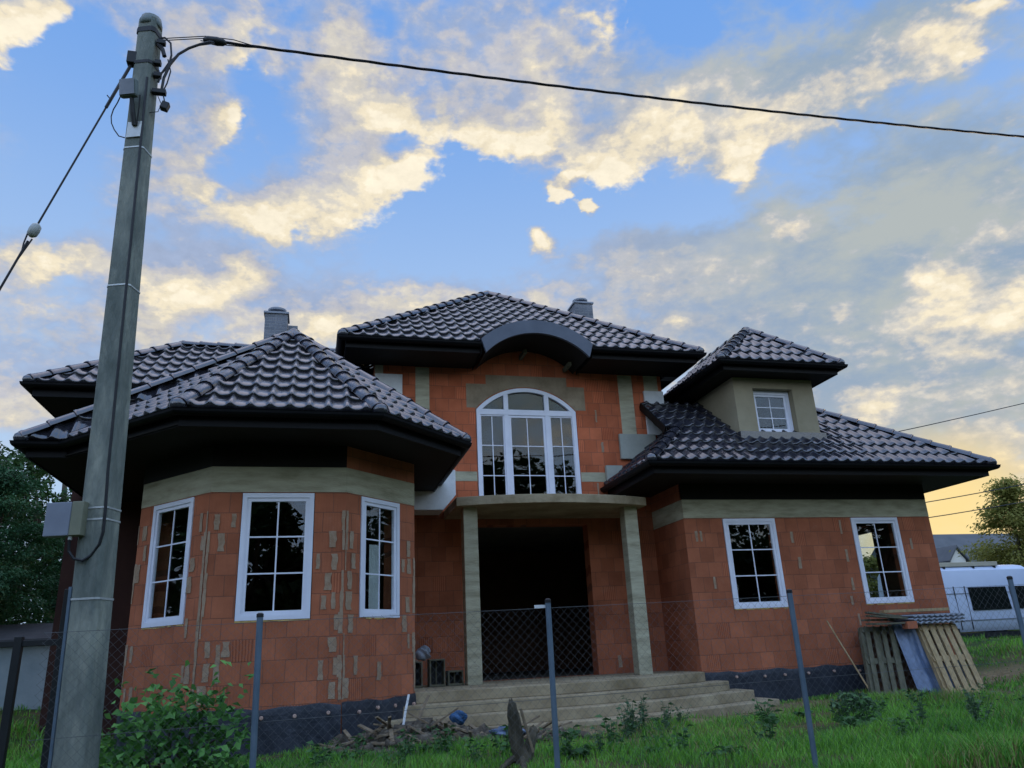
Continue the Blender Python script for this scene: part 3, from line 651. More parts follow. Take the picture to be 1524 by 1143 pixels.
wall((7.65, 5.2), (7.65, DW), 3.5, 5.17, name='dormer_wall', mats=dm); wall((9.36, DW), (9.36, 5.2), 3.5, 5.17, name='dormer_wall', mats=dm)
window((7.65, DW), (9.36, DW), .40, 1.25, 4.09, 4.97, o=-.13, label='small dormer window deep in its recess', foam=False, fw=.07, sw=.05)
mb = MB(); mb.box((7.60, DW - .10, 3.95), (9.41, DW - .004, 4.085)); mb.build('roof_flashing', RIDGE, house)
# rear left roof
zr = 4.96; RA = (-2.6, 5.1, zr + 1.9 * .775)
r = roof([[(-4.5, 3.2, zr), (1.0, 3.2, zr), (1.0, 5.1, RA[2]), RA], [(-4.5, 9, zr), (-4.5, 3.2, zr), RA, (-2.6, 9, RA[2])], ],
         'tiled roof rising behind the left bay roof', [((-4.5, 3.2, zr), RA), (RA, (1.0, 5.1, RA[2]))])
eave([(-4.5, 9), (-4.5, 3.2), (.4, 3.2)], zr, 4.74, r); soffit([(-4.455, 3.245), (1.03, 3.245), (1.03, 8.9), (-4.455, 8.9)], 4.74, r)
# chimneys
def uvbox(mb, a, b):
    x0, y0, z0 = a; x1, y1, z1 = b
    for q, w in (([(x0, y0), (x1, y0)], 0), ([(x1, y0), (x1, y1)], .4), ([(x1, y1), (x0, y1)], .8), ([(x0, y1), (x0, y0)], 1.2)):
        (xa, ya), (xb, yb) = q; l = math.hypot(xb - xa, yb - ya)
        mb.quad((xa, ya, z0), (xb, yb, z0), (xb, yb, z1), (xa, ya, z1), 0, [(w, z0), (w + l, z0), (w + l, z1), (w, z1)])
    mb.quad((x0, y0, z1), (x1, y0, z1), (x1, y1, z1), (x0, y1, z1), 0, [(0, 0), (.5, 0), (.5, .5), (0, .5)])
def chimney(x0, x1, y, zb, zt, label, pr):
    mb = MB(); uvbox(mb, (x0, y, zb), (x1, y + .5, zt)); c = mb.build('chimney', CHIM, house, label=label)
    mb = MB(); mb.box((x0 - .03, y - .03, zt + .001), (x1 + .03, y + .53, zt + .05)); mb.build('cap_slab', GREYSH, c, bevel=.006)
    cx = (x0 + x1) / 2; mb = MB(); mb.tube([(cx, y + .25, zt + .05), (cx, y + .25, zt + .14)], .085, 14); mb.tube([(cx, y + .25, zt + .14), (cx, y + .25, zt + .15), (cx, y + .25, zt + .19), (cx, y + .25, zt + .20)], [.19, .2, .2, .18], 18); mb.build('flue_cowl', GREYSH, c)
chimney(-1.15, -.68, 6., 5.7, 7.66, 'left grey clinker chimney', r); chimney(6.38, 6.86, 7., 6.3, 8.88, 'right grey clinker chimney', r)
mb = MB(); uvbox(mb, (-.66, 6.1, 5.7), (-.46, 6.45, 7.44)); mb.build('vent_stack', CHIM, house)
# ------------------------------------------------------------------ utility pole and overhead lines
PX, PY = -1.335, -4.12
pole_top = 5.86
def pax(z): return V((PX - .0245 * (z + .1), PY, z))          # leaning axis
pole = empty('utility_pole', 'tall weathered concrete utility pole in front of the left bay', 'utility pole', (PX, PY, gz(PX, PY)))
def psec(z, grow=0.):
    t = (z + .1) / 6.; s = (.212 + (.156 - .212) * t) / 2 + grow; c = .024; a0 = math.radians(-108.2 + 90); ca, sa = math.cos(a0), math.sin(a0)
    pts = [(-s + c, -s), (s - c, -s), (s, -s + c), (s, s - c), (s - c, s), (-s + c, s), (-s, s - c), (-s, -s + c)]
    ax = pax(z); return [ax + V((x * ca - y * sa, x * sa + y * ca, 0)) for x, y in pts]
mb = MB(); zsn = [-.95 + (pole_top + .95) * i / 24 for i in range(25)]; vs = [p for z in zsn for p in psec(z)]
mb.add(vs, [(i * 8 + k, i * 8 + (k + 1) % 8, (i + 1) * 8 + (k + 1) % 8, (i + 1) * 8 + k) for i in range(24) for k in range(8)] + [tuple(24 * 8 + k for k in range(8))])
mb.build('shaft', POLEC, pole)
mb = MB(); ax = pax(pole_top)
mb.tube([ax + V((0, 0, -.06)), ax + V((0, 0, -.02)), ax + V((0, 0, .04)), ax + V((0, 0, .075))], [.094, .096, .084, .035], 14); mb.build('pole_cap', LAMPG, pole, smooth=True)
def band(z, h=.018, g=.004, m=BANDM, tilt=0.):
    mb = MB(); a = psec(z, g); b = psec(z + h, g); vs = a + b
    if tilt:
        for p in vs: p.z += (p.x - PX) * tilt
    mb.add(vs, [(k, (k + 1) % 8, 8 + (k + 1) % 8, 8 + k) for k in range(8)]); mb.build('steel_band', m, pole)
for z, h in ((4.50, .012), (3.25, .012), (1.54, .012), (1.46, .012), (.93, .014)): band(z, h)
band(5.70, .05, .006, BLACKM); band(5.36, .03, .005, BLACKM)
# panel with arm and mounting plate on the front face
fn = V((math.cos(math.radians(-108.2)), math.sin(math.radians(-108.2)), 0)); ft = V((-fn.y, fn.x, 0))
def onface(z, t=0., o=0.): t_ = (z + .1) / 6.; return pax(z) + fn * ((.212 + (.156 - .212) * t_) / 2 + o) + ft * t
cam_ = empty('floodlight', 'square grey panel lamp on a short arm near the top of the concrete pole', 'lamp', onface(4.6, 0, 0))
mb = MB(); c = onface(5.01, -.02, .10); R3 = Matrix(((ft.x, fn.x, 0), (ft.y, fn.y, 0), (0, 0, 1))).to_4x4()
MM = Matrix.Translation(c) @ R3 @ Matrix.Rotation(math.radians(-14), 4, 'X')
mb.box((-.075, -.03, -.08), (.075, .03, .08), 0, MM); mb.build('lamp_housing', LAMPG, cam_, bevel=.02)
mb = MB(); mb.box((-.062, .0305, -.066), (.062, .036, .066), 0, MM); mb.build('lens', GREYSH, cam_, bevel=.002)
mb = MB(); mb.tube([onface(4.93, 0, .08), onface(4.80, .005, .05), onface(4.70, .01, .02)], [.016, .02, .018], 8); mb.tube([onface(4.95, .07, .08), onface(4.86, .06, .06), onface(4.70, .03, .02)], .006, 6); mb.build('arm', BLACKM, cam_)
mb = MB(); mb.box((-.06, 0, -.075), (.06, .012, .075), 0, Matrix.Translation(onface(4.67, .005, .001)) @ R3); mb.build('mounting_plate', BANDM, cam_, bevel=.002)
mb = MB(); pts = [onface(4.98, -.08, .09)] + [onface(4.98 - .40 * t, -.09 - .1 * math.sin(PI * t), .06 * (1 - t)) for t in (.15, .3, .45, .6, .75, .9)] + [onface(4.60, -.07, .004)]
mb.tube(pts, .005, 6); mb.build('lead', BLACKP, cam_)
# tin box with its bracket low on the left
bx = empty('junction_box', 'pale grey tin box strapped to the left side of the concrete pole', 'junction box', onface(1.47, -.17, .03))
MM = Matrix.Translation(onface(1.465, -.155, .05)) @ R3 @ Matrix.Rotation(math.radians(-4), 4, 'Z')
mb = MB(); mb.box((-.125, -.05, -.115), (.045, .03, .115), 0, MM); mb.build('box_body', BOXM, bx, bevel=.006)
mb = MB(); mb.box((.0455, -.05, -.113), (.125, .024, .118), 0, MM); mb.build('box_flap', BOXT, bx, bevel=.004)
mb = MB(); mb.tube([MM @ V((.05, 0, -.115)), MM @ V((.05, 0, -.14))], .014, 8); mb.build('cable_gland', CERAM, bx)
# black cable down the corner with its slack loop
mb = MB(); corner = lambda z, o=.012: (psec(z)[2] + psec(z)[1]) / 2 + (fn * .9 + ft * .4).normalized() * o
pts = [corner(5.2 - i * .19) - ft * .01 for i in range(19)] + [corner(1.5), corner(1.38), corner(1.29) - ft * .02, corner(1.22) - ft * .07, onface(1.185, -.02, .02), onface(1.20, -.08, .025), onface(1.25, -.115, .035), onface(1.335, -.115, .045)]
mb.tube(pts, .010, 7); tag(mb.build('supply_cable', BLACKP), 'black cable running down the concrete pole and looping up to the tin box', 'cable')
# grey conduit strip up the left edge of the lower shaft
mb = MB(); e = lambda z: (psec(z)[0] + psec(z)[7]) / 2 - ft * .012
mb.tube([e(-.7), e(.0), e(.6), e(1.02)], .013, 8); mb.build('earth_conduit', STEELP, pole)
# tension hardware on the right
hw = empty('line_hardware', 'black clamps and looped leads at the top of the pole', 'cable clamps', pax(5.4))
rx = lambda z, o: pax(z) + V((.085 + o, -.05, 0))
for z, w, nm in ((5.62, .05, 'clamp'), (5.40, .03, 'clamp'), (5.27, .04, 'clamp'), (5.10, .09, 'clamp')):
    mb = MB(); mb.box((-.02, -.025, -.022), (w, .025, .022), 0, Matrix.Translation(rx(z, .01))); mb.build(nm, BLACKM, hw, bevel=.005)
mb = MB(); mb.box((-.03, -.03, -.035), (.03, .03, .035), 0, Matrix.Translation(rx(4.96, .10)) @ Matrix.Rotation(.3, 4, 'Y')); mb.build('connector', BLACKP, hw, bevel=.006)
mb = MB()
mb.tube([rx(5.66, 0), rx(5.68, .05), rx(5.63, .10), rx(5.50, .115), rx(5.38, .10), rx(5.30, .05), rx(5.2, .03)], .009, 6)
mb.tube([rx(5.6, 0), rx(5.55, .04), rx(5.48, .06)], .02, 6)
mb.tube([rx(5.1, .06), rx(5.25, .07), rx(5.40, .11), rx(5.52, .17), rx(5.60, .25), rx(5.66, .34), rx(5.70, .42), V((-.93, -4.13, 5.735))], .012, 7)
mb.tube([rx(5.3, .05), rx(5.42, .10), rx(5.55, .19), rx(5.64, .31), rx(5.68, .42), V((-.93, -4.13, 5.725))], .007, 6)
mb.tube([rx(5.1, .07), rx(5.2, .10), rx(5.33, .12), rx(5.45, .09)], .006, 6)
mb.tube([rx(5.14, .06), rx(5.05, .085), rx(4.98, .10)], .006, 6); mb.tube([rx(5.1, .02), rx(4.98, .07), rx(4.9, .05), rx(4.88, -.02)], .0035, 5)
mb.build('lead', BLACKP, hw)
# twisted main line going right to the next pole, with preformed grip
def zline(x): return 5.735 + .0055 * (x + .9) - 0.0 + .0031 * (x + .2) ** 2 if x > -.9 else 5.735
lp = [V((x, -4.13, 5.752 + .0012 * (x + .9) + .0031 * max(0, x - .2) ** 2)) for x in [-.9 + .5 * i for i in range(70)]]
pl = empty('overhead_line', 'thick twisted black overhead line from the concrete pole across the sky', 'overhead line', lp[0])
mb = MB(); strands = 3; dense = []
for i in range(len(lp) - 1):
    for t in range(6): dense.append(lp[i].lerp(lp[i + 1], t / 6))
for s in range(strands):
    mb.tube([p + V((0, math.cos(i * .55 + s * 2 * PI / 3) * .007, math.sin(i * .55 + s * 2 * PI / 3) * .007)) for i, p in enumerate(dense)], .0078, 5)
mb.build('twisted_cable', BLACKP, pl)
mb = MB(); g = lp[0]
for dy in (-.012, .012): mb.tube([pax(5.70) + V((.1, dy, .0)), g + V((-.12, dy, .03)), g + V((.12, dy * 2.2, .02)), g + V((.32, 0, .0))], .0045, 5)
mb.tube([g + V((-.16, 0, -.015)), g + V((0, 0, -.03)), g + V((.22, 0, -.02)), g + V((.4, 0, 0))], .0045, 5); mb.build('dead_end_grip', BLACKM, pl)
mb = MB(); mb.tube([g + V((-.14, 0, .0)), g + V((-.1, 0, .004)), g + V((-.02, 0, .0)), g + V((.03, 0, -.004)), g + V((.06, 0, -.004))], [.014, .034, .04, .032, .014], 10); mb.build('insulator', BLACKP, pl, smooth=True)
# guy wire with an egg insulator, to the left
g0 = pax(5.38) + V((-.10, -.02, .05)); g1 = V((-2.09, -4.15, 3.70)); gd = (g1 - g0).normalized(); gend = g1 + gd * ((gz(-3.3, -4.15) - g1.z) / gd.z)
gw = empty('guy_wire', 'taut guy wire running down left from the pole top through an egg insulator', 'guy wire', gend)
mb = MB(); mb.tube([g0, g0 + gd * .55], .013, 6); mb.tube([g0 + gd * .3, g1 - gd * .05], .0075, 6); mb.tube([g0 + gd * .46, g0 + gd * .45 + V((-.035, 0, .03))], .005, 5); mb.build('upper_strand', BLACKP, gw)
mb = MB(); mb.tube([g1 + gd * .1, gend], .0085, 6); mb.tube([g1 + gd * .08 + V((.02, 0, 0)), g1 + gd * .3], .006, 6)
mb.tube([g1 + V((-.03, 0, .03)), g1 + gd * .12 + V((-.02, 0, 0)), g1 + gd * .2], .006, 6); mb.build('lower_strand', BLACKP, gw)
mb = MB(); mb.tube([g1 - gd * .06, g1 - gd * .04, g1, g1 + gd * .04, g1 + gd * .06], [.015, .036, .04, .036, .015], 10); mb.build('egg_insulator', CERAM, gw, smooth=True)
mb = MB(); mb.box((-.05, -.04, -.06), (.03, .04, .06), 0, Matrix.Translation(g0)); mb.build('anchor_clamp', BLACKM, gw, bevel=.006)
# thin lines far right
for (a, b), lb in ((((12.0, 20, 6.66), (52, 20, 15.1)), 'thin overhead wire rising to the right above the wing roof'), (((14, 20, 4.5), (44, 20, 8.72)), 'thin overhead wire just above the golden conifer'), (((14, 20, 4.05), (44, 20, 7.7)), 'thin overhead wire passing behind the golden conifer')):
    a, b = V(a), V(b); mb = MB(); mb.tube([a.lerp(b, t / 12) + V((0, 0, -.35 * math.sin(PI * t / 12))) for t in range(13)], .022, 5); tag(mb.build('power_wire', BLACKP), lb, 'overhead wire')

# ------------------------------------------------------------------ fences
FY = -4.4
fence = empty('chain_link_fence', 'see-through chain link fence on slim blue-grey steel posts', 'fence', (1.8, FY, -.5))
for x, zt, lean in ((-.25, .78, .012), (1.77, .81, -.002), (3.79, .82, -.012), (5.98, .87, -.01), (8.0, .9, 0.)):
    mb = MB(); g_ = gz(x, FY) - .1; mb.tube([(x + lean, FY, g_), (x, FY, zt)], .021, 12); p = mb.build('post', STEELP, fence, smooth=False)
    mb = MB(); mb.tube([(x, FY, zt - .012), (x, FY, zt + .01), (x, FY, zt + .018)], [.0235, .0235, .012], 12); mb.build('post_cap', BLACKP, p)
mb = MB(); x0, x1 = -1.55, 9.6; sp = .062; zb = -.5; zt = .74
topz = lambda x: zt + .012 * (x - 0)
vsn = []; fsn = []
def strip(p, q, w=.0008):
    d = (q - p).normalized(); a = V((0, 1, 0)) * w; b = d.cross(V((0, 1, 0))).normalized() * w; base = len(vsn)
    for c in (p, q):
        for k in range(3): vsn.append(c + a * math.cos(2.094 * k) + b * math.sin(2.094 * k))
    for k in range(3): fsn.append((base + k, base + (k + 1) % 3, base + 3 + (k + 1) % 3, base + 3 + k))
k = 0; H_ = zt - zb
for i in range(int((x1 - x0 + H_) / sp)):
    a = x0 - H_ + i * sp
    for s in (1, -1):
        p = V((a if s > 0 else a + H_, FY + .024 + .002 * s, zb)); q = V((a + H_ if s > 0 else a, FY + .024 + .002 * s, zt + .012 * (a + H_ / 2)))
        if max(p.x, q.x) <= x0 or min(p.x, q.x) >= x1: continue
        for xx in (x0, x1):
            if min(p.x, q.x) < xx < max(p.x, q.x):
                c = p.lerp(q, (xx - p.x) / (q.x - p.x))
                if (p.x < xx) == (xx == x0): p = c
                else: q = c
        strip(p, q)
for z in (0., -.62): strip(V((x0, FY + .026, topz(x0) + z)), V((x1, FY + .026, topz(x1) + z)), .0018)
fast_mesh('wire_mesh', [tuple(p) for p in vsn], fsn, WIREM, fence)
mb = MB(); mb.box((1.67, FY + .012, .762), (1.755, FY + .02, .785)); mb.build('wire_tag', STYRO, fence)
bf = empty('metal_fence', 'black metal fence left of the concrete pole', 'fence', (-1.7, -4., -.5))
for x, t, w in ((-1.525, 1.02, .075), (-1.80, .72, .05), (-3.6, .72, .05)): mb = MB(); mb.box((x - w / 2, -4.03, gz(x, -4) - .2), (x + w / 2, -3.98, t)); mb.build('post', BLACKM, bf, bevel=.004)
mb = MB(); mb.box((-4.2, -4.02, .655), (-1.5, -3.99, .695)); mb.build('rail', BLACKM, bf, bevel=.003)
mb = MB(); mb.box((-4.2, -4.02, -.32), (-1.5, -3.99, -.28)); mb.build('rail', BLACKM, bf, bevel=.003)
# ------------------------------------------------------------------ ground, grass, plants
def build_ground():
    n = 150; ax = np.concatenate([np.linspace(-300, -14, 14, endpoint=False), np.linspace(-14, 26, 170), np.linspace(26, 320, 16)[1:]])
    ay = np.concatenate([np.linspace(-300, -12, 14, endpoint=False), np.linspace(-12, 20, 140), np.linspace(20, 320, 16)[1:]])
    X, Y = np.meshgrid(ax, ay, indexing='ij'); Z = ground_z(X, Y); nx, ny = X.shape
    i, j = np.meshgrid(np.arange(nx - 1), np.arange(ny - 1), indexing='ij'); b = i * ny + j
    m, nt, out = new_mat('soil_and_turf'); p = N(nt, 'ShaderNodeBsdfPrincipled', i_Roughness=.95); p.inputs['Specular IOR Level'].default_value = .1
    tc = N(nt, 'ShaderNodeTexCoord'); n1 = N(nt, 'ShaderNodeTexNoise', i_Scale=.9, i_Detail=7., i_Roughness=.65); L(nt, tc.outputs['Object'], n1.inputs['Vector'])
    cr = N(nt, 'ShaderNodeValToRGB'); e = cr.color_ramp.elements; e[0].position = .35; e[1].position = .62; e[0].color = (.022, .055, .013, 1); e[1].color = (.10, .075, .038, 1); q = e.new(.5); q.color = (.05, .065, .02, 1)
    L(nt, n1.outputs['Fac'], cr.inputs[0])
    at = N(nt, 'ShaderNodeAttribute', attribute_name='bare'); ns = N(nt, 'ShaderNodeTexNoise', i_Scale=9., i_Detail=6., i_Roughness=.7); L(nt, tc.outputs['Object'], ns.inputs['Vector'])
    sc = N(nt, 'ShaderNodeValToRGB'); sc.color_ramp.elements[0].position = .3; sc.color_ramp.elements[1].position = .7; sc.color_ramp.elements[0].color = (.11, .08, .042, 1); sc.color_ramp.elements[1].color = (.28, .215, .125, 1); L(nt, ns.outputs['Fac'], sc.inputs[0])
    bm_ = N(nt, 'ShaderNodeMix', data_type='RGBA'); L(nt, at.outputs['Fac'], bm_.inputs[0]); L(nt, cr.outputs[0], bm_.inputs[6]); L(nt, sc.outputs[0], bm_.inputs[7]); L(nt, bm_.outputs[2], p.inputs['Base Color'])
    n2 = N(nt, 'ShaderNodeTexNoise', i_Scale=14., i_Detail=6.); L(nt, tc.outputs['Object'], n2.inputs['Vector']); bp = N(nt, 'ShaderNodeBump', i_Strength=.8, i_Distance=.05); L(nt, n2.outputs['Fac'], bp.inputs['Height']); L(nt, bp.outputs[0], p.inputs['Normal'])
    L(nt, p.outputs[0], out.inputs[0])
    o = fast_mesh('ground', np.stack([X, Y, Z], -1), np.stack([b, b + ny, b + ny + 1, b + 1], -1), m, smooth=True); atr = o.data.attributes.new('bare', 'FLOAT', 'POINT'); atr.data.foreach_set('value', np.clip(dryness(X, Y) * 1.2, 0, 1).astype(np.float32).ravel()); tag(o, 'uneven turf and bare earth round the house', 'ground', kind='structure')
def in_house(x, y):
    r = (x > D[0]) & (x < C[0]) & (y > np.maximum(np.maximum(0., -(x - A[0]) * 1.12), (x - B[0]))) & (y < 9)
    r |= (x > EX - .1) & (x < FX + .05) & (y > YW - .05); r |= (x > C[0] - .1) & (x < EX + .2) & (y > 2.)
    st = (x > .3) & (x < 7.3) & (y > .12 + .95 * np.maximum(0, (x - 3.) / 3.68) ** 2)
    return r | st | ((y > LY - .1) & (x < FX) & (x > LX))
def vnoise(x, y, s, seed):
    r_ = np.random.default_rng(seed); T = r_.random((64, 64)); u = x * s + 31.7; v = y * s + 17.3; i = np.floor(u).astype(int); j = np.floor(v).astype(int); f = u - i; g = v - j; f = f * f * (3 - 2 * f); g = g * g * (3 - 2 * g)
    q = lambda a, b: T[a % 64, b % 64]
    return q(i, j) * (1 - f) * (1 - g) + q(i + 1, j) * f * (1 - g) + q(i, j + 1) * (1 - f) * g + q(i + 1, j + 1) * f * g
def dryness(x, y):
    """bare strips: along the steps, the wing wall and under the rubble"""
    d = np.exp(-((y - (.0 + .95 * np.maximum(0, (x - 3.) / 3.68) ** 2 - .25)) / .5) ** 2) * sstep(.2, 1., x) * (1 - sstep(7.0, 8.2, x))
    d = np.maximum(d, np.exp(-((y - 1.25) / .85) ** 2) * sstep(5.2, 6.4, x) * (1 - sstep(9.5, 12.5, x)))
    d = np.maximum(d, .9 * np.exp(-(((x - 2.9) / .8) ** 2 + ((y + 1.6) / .5) ** 2))); d = np.maximum(d, .8 * np.exp(-(((x - 12.6) / 1.2) ** 2 + ((y - 3.) / 1.) ** 2)))
    return d
build_ground()
def grass():
    parts = []
    def fld(n, x0, x1, y0, y1, h0, h1):
        x = rng.uniform(x0, x1, n); y = rng.uniform(y0, y1, n); nz_ = .6 * vnoise(x, y, .8, 3) + .4 * vnoise(x, y, 2.6, 5)
        keep = (~in_house(x, y)) & (rng.random(n) < np.clip(nz_ * 3. - .6, .04, 1) * (1 - .93 * dryness(x, y))); x, y, nz_ = x[keep], y[keep], nz_[keep]
        parts.append((x, y, (h0 + (h1 - h0) * np.clip(nz_ * 1.5 - .25, 0, 1.2) ** 1.4) * rng.uniform(.6, 1.35, len(x)) * (1 - .55 * dryness(x, y))))
    fld(165000, -3.2, 9.5, -4.9, 2.2, .035, .19); fld(26000, 9.5, 18, -4., 9., .04, .2); fld(16000, -9, -1.8, -4., 8., .05, .2); fld(20000, 6, 30, -6, 24, .06, .2)
    x = np.concatenate([p[0] for p in parts]); y = np.concatenate([p[1] for p in parts]); h = np.concatenate([p[2] for p in parts]); n = len(x)
    z = ground_z(x, y) - .01; a = rng.uniform(0, 2 * PI, n); w = rng.uniform(.0025, .0055, n) * (1 + .5 * (x > 9.5) + 1. * (np.hypot(x, y + 10) > 14)); l = h * rng.uniform(.15, .75, n); b = a + rng.normal(0, .7, n) + PI / 2
    dx, dy = np.cos(a) * w, np.sin(a) * w; lx, ly = np.cos(b) * l, np.sin(b) * l
    P_ = np.zeros((n, 6, 3), np.float32)
    for k, (s, hh, ll, ww) in enumerate(((-1, 0, 0, 1), (1, 0, 0, 1), (1, .6, .35, .85), (-1, .6, .35, .85), (1, .97, 1, .12), (-1, .97, 1, .12))):
        P_[:, k, 0] = x + s * dx * ww + lx * ll; P_[:, k, 1] = y + s * dy * ww + ly * ll; P_[:, k, 2] = z + h * hh
    b0 = np.arange(n)[:, None] * 6; q = np.concatenate([b0 + np.array([[0, 1, 2, 3]]), b0 + np.array([[3, 2, 4, 5]])], 1).reshape(-1, 4)
    dry = rng.random(n) < np.clip(.03 + .75 * (vnoise(x, y, 1.1, 21) - .52), .03, .5) + .25 * dryness(x, y); pass
    tag(fast_mesh('dry_grass', P_[dry], (np.stack([np.arange(dry.sum())[:, None] * 6 + np.array([[0, 1, 2, 3]]), np.arange(dry.sum())[:, None] * 6 + np.array([[3, 2, 4, 5]])], 1)).reshape(-1, 4), STRAW), 'dry straw coloured stalks among the green grass', 'dry grass', kind='stuff')
    P_ = P_[~dry]; n = len(P_); b0 = np.arange(n)[:, None] * 6; q = np.concatenate([b0 + np.array([[0, 1, 2, 3]]), b0 + np.array([[3, 2, 4, 5]])], 1).reshape(-1, 4)
    o = fast_mesh('grass', P_, q, GRASS); tag(o, 'lush uneven green grass before the house', 'grass', kind='stuff')
grass()
def leaf_cards(cen, size, up=.35, fold=.25, aspect=.62, dirs=None):
    """pointed, slightly folded leaves (two quads each) at the given centres"""
    n = len(cen); a = rng.normal(size=(n, 3)); a[:, 2] = a[:, 2] * .6 - up * .3
    if dirs is not None: a = dirs + .55 * a
    a /= np.linalg.norm(a, axis=1, keepdims=True); u = rng.normal(size=(n, 3)) * .55; u[:, 2] += 1; s = np.cross(a, u); s /= np.linalg.norm(s, axis=1, keepdims=True) + 1e-9; nn = np.cross(s, a)
    L_ = (size * rng.uniform(.6, 1.25, n))[:, None]; W = L_ * aspect / 2
    P_ = np.stack([cen - a * L_ / 2, cen - a * L_ * .1 + s * W + nn * W * fold, cen + a * L_ / 2 - nn * L_ * .12, cen - a * L_ * .1 - s * W + nn * W * fold], 1)
    return P_.reshape(-1, 3), np.arange(n * 4).reshape(-1, 4)
def shell_pts(n, blobs, fill=.55):
    b = np.array(blobs, float); w = (b[:, 3] * b[:, 4] * b[:, 5]) ** .7; k = rng.choice(len(b), n, p=w / w.sum()); d = rng.normal(size=(n, 3)); d /= np.linalg.norm(d, axis=1, keepdims=True)
    return b[k, :3] + d * b[k, 3:6] * (rng.uniform(fill, 1.06, n) ** .6)[:, None]
def trunk_mesh(base, top, r0, r1, limbs, parent, m=BARK):
    mb = MB(); base, top = V(base), V(top); pts = [base.lerp(top, t / 5) + V((random.uniform(-.5, .5) * r0, random.uniform(-.5, .5) * r0, 0)) * (t > 0) for t in range(6)]
    mb.tube(pts, [r0 * 1.25] + [r0 + (r1 - r0) * t / 5 for t in range(1, 6)], 8)
    for e in limbs: s = base.lerp(top, random.uniform(.35, .9)); e = V(e); mb.tube([s, s.lerp(e, .5) + V((0, 0, .1)), e], [r1 * 1.2, r1 * .8, r1 * .3], 6)
    return mb.build('trunk', m, parent, smooth=True)
def broad_tree(x, y, h, rad, n, leaf, label, m=LEAFT, group=None, seed=0, name='leafy_tree'):
    rs = np.random.default_rng(seed); g = gz(x, y); t = empty(name, label, 'tree', (x, y, g), group); bl = []
    for k in range(26):
        a = rs.uniform(0, 2 * PI); q = rs.uniform(.05, 1) ** .6; zz_ = rs.uniform(.12, .97); rr = rad * (1 - abs(zz_ - .5) ** 2 * 2.2) * q; s = rad * rs.uniform(.2, .42)
        bl.append((x + rr * math.cos(a), y + rr * math.sin(a), g + h * zz_ - s * .4, s, s, s * .75))
    trunk_mesh((x, y, g - .2), (x, y, g + h * .8), .03 * h, .008 * h, [b[:3] for b in bl[:14]], t)
    v, f = leaf_cards(shell_pts(n, bl, .35), leaf); fast_mesh('crown', v, f, m, t); return t
def conifer(x, y, h, rad, n, leaf, label, m=LEAFC, z0=.04, seed=0, shape=1., name='conifer', lumps=.3, group=None):
    rs = np.random.default_rng(seed); g = gz(x, y); t = empty(name, label, 'tree', (x, y, g), group)
    trunk_mesh((x, y, g - .2), (x, y, g + h * .97), .02 * h, .003 * h, [], t)
    nb = int(h * 16); hs = np.sort(rs.uniform(z0, .985, nb)); ang = rs.uniform(0, 2 * PI, nb); ln = rad * (1 - hs) ** shape * rs.uniform(1 - lumps * 1.6, 1 + lumps * .6, nb) + .05 * rad
    k = rs.choice(nb, n, p=(ln / ln.sum())); tt = rs.uniform(.12, 1.0, n) ** .75; wob = rs.normal(0, 1, (n, 3)) * (.05 * rad + .11 * ln[k] * (1.1 - tt))[:, None]
    r_ = tt * ln[k]; z = g + h * hs[k] - .16 * r_ + .12 * ln[k] * tt ** 2
    c = np.stack([x + r_ * np.cos(ang[k]), y + r_ * np.sin(ang[k]), z], 1) + wob * np.array([1, 1, .6])
    d = np.stack([np.cos(ang[k]), np.sin(ang[k]), np.full(n, -.25)], 1)
    v, f = leaf_cards(c, leaf, dirs=d, aspect=.38); fast_mesh('crown', v, f, m, t); return t
conifer(-6.9, 9.6, 5.3, 2.2, 42000, .10, 'dense green thuja beside the shed left of the house', z0=.02, shape=.55, seed=4, lumps=.2)
conifer(-5.3, 12., 4.7, 1.7, 26000, .12, 'dark thuja half hidden by the left end of the house', z0=.02, shape=.6, seed=9, lumps=.2)
broad_tree(-10.6, 14., 7.6, 2.9, 24000, .15, 'tall loose leafy tree at the far left edge', seed=2)
broad_tree(-9.2, 22., 9.6, 3.4, 20000, .2, 'dark leafy tree rising behind the left eave', seed=5)
broad_tree(-16., 24., 10., 4.4, 14000, .3, 'broad leafy tree farther back beyond the shed', seed=6)
conifer(38.2, 25.2, 8.5, 6.2, 48000, .24, 'golden green conifer against the sunset at the right', m=LEAFD, z0=.02, shape=1.25, seed=12, lumps=.25)
conifer(42.6, 27.5, 6.0, 3.8, 22000, .26, 'lower conifer beyond the white van', m=LEAFD, z0=.02, shape=.7, seed=13, lumps=.4)
for k, (x, y, h, r_) in enumerate(((-17, -27, 10.5, 4.6), (-9.5, -31, 12.5, 4.8), (-2.5, -29, 10., 4.2), (5., -30, 13., 4.8), (12, -27, 13., 4.6), (20, -30, 13, 5.4), (29, -28, 11, 5.2), (-26, -24, 11, 5.), (38, -24, 11, 5.), (28, -9, 10., 4.5), (31, -2, 11, 4.5), (34, 5, 10, 4.5), (27, -17, 9.5, 4.), (-24, -8, 9, 4.2), (-24, 8.5, 10, 4.6), (-27, 0, 10, 4.4), (-22, -16, 9, 4.2))):  # those at the sides are added out of view to darken bay pane reflections
    broad_tree(x, y, h, r_, 5200, .55, 'unseen leafy tree mirrored in the windows', seed=30 + k, group='unseen trees mirrored in the windows')
conifer(21.3, 16.6, 3.1, 2.7, 12000, .2, 'golden green shrub seen through the rooms of the right wing', m=LEAFD, z0=.01, shape=.5, seed=61, lumps=.2, name='shrub')
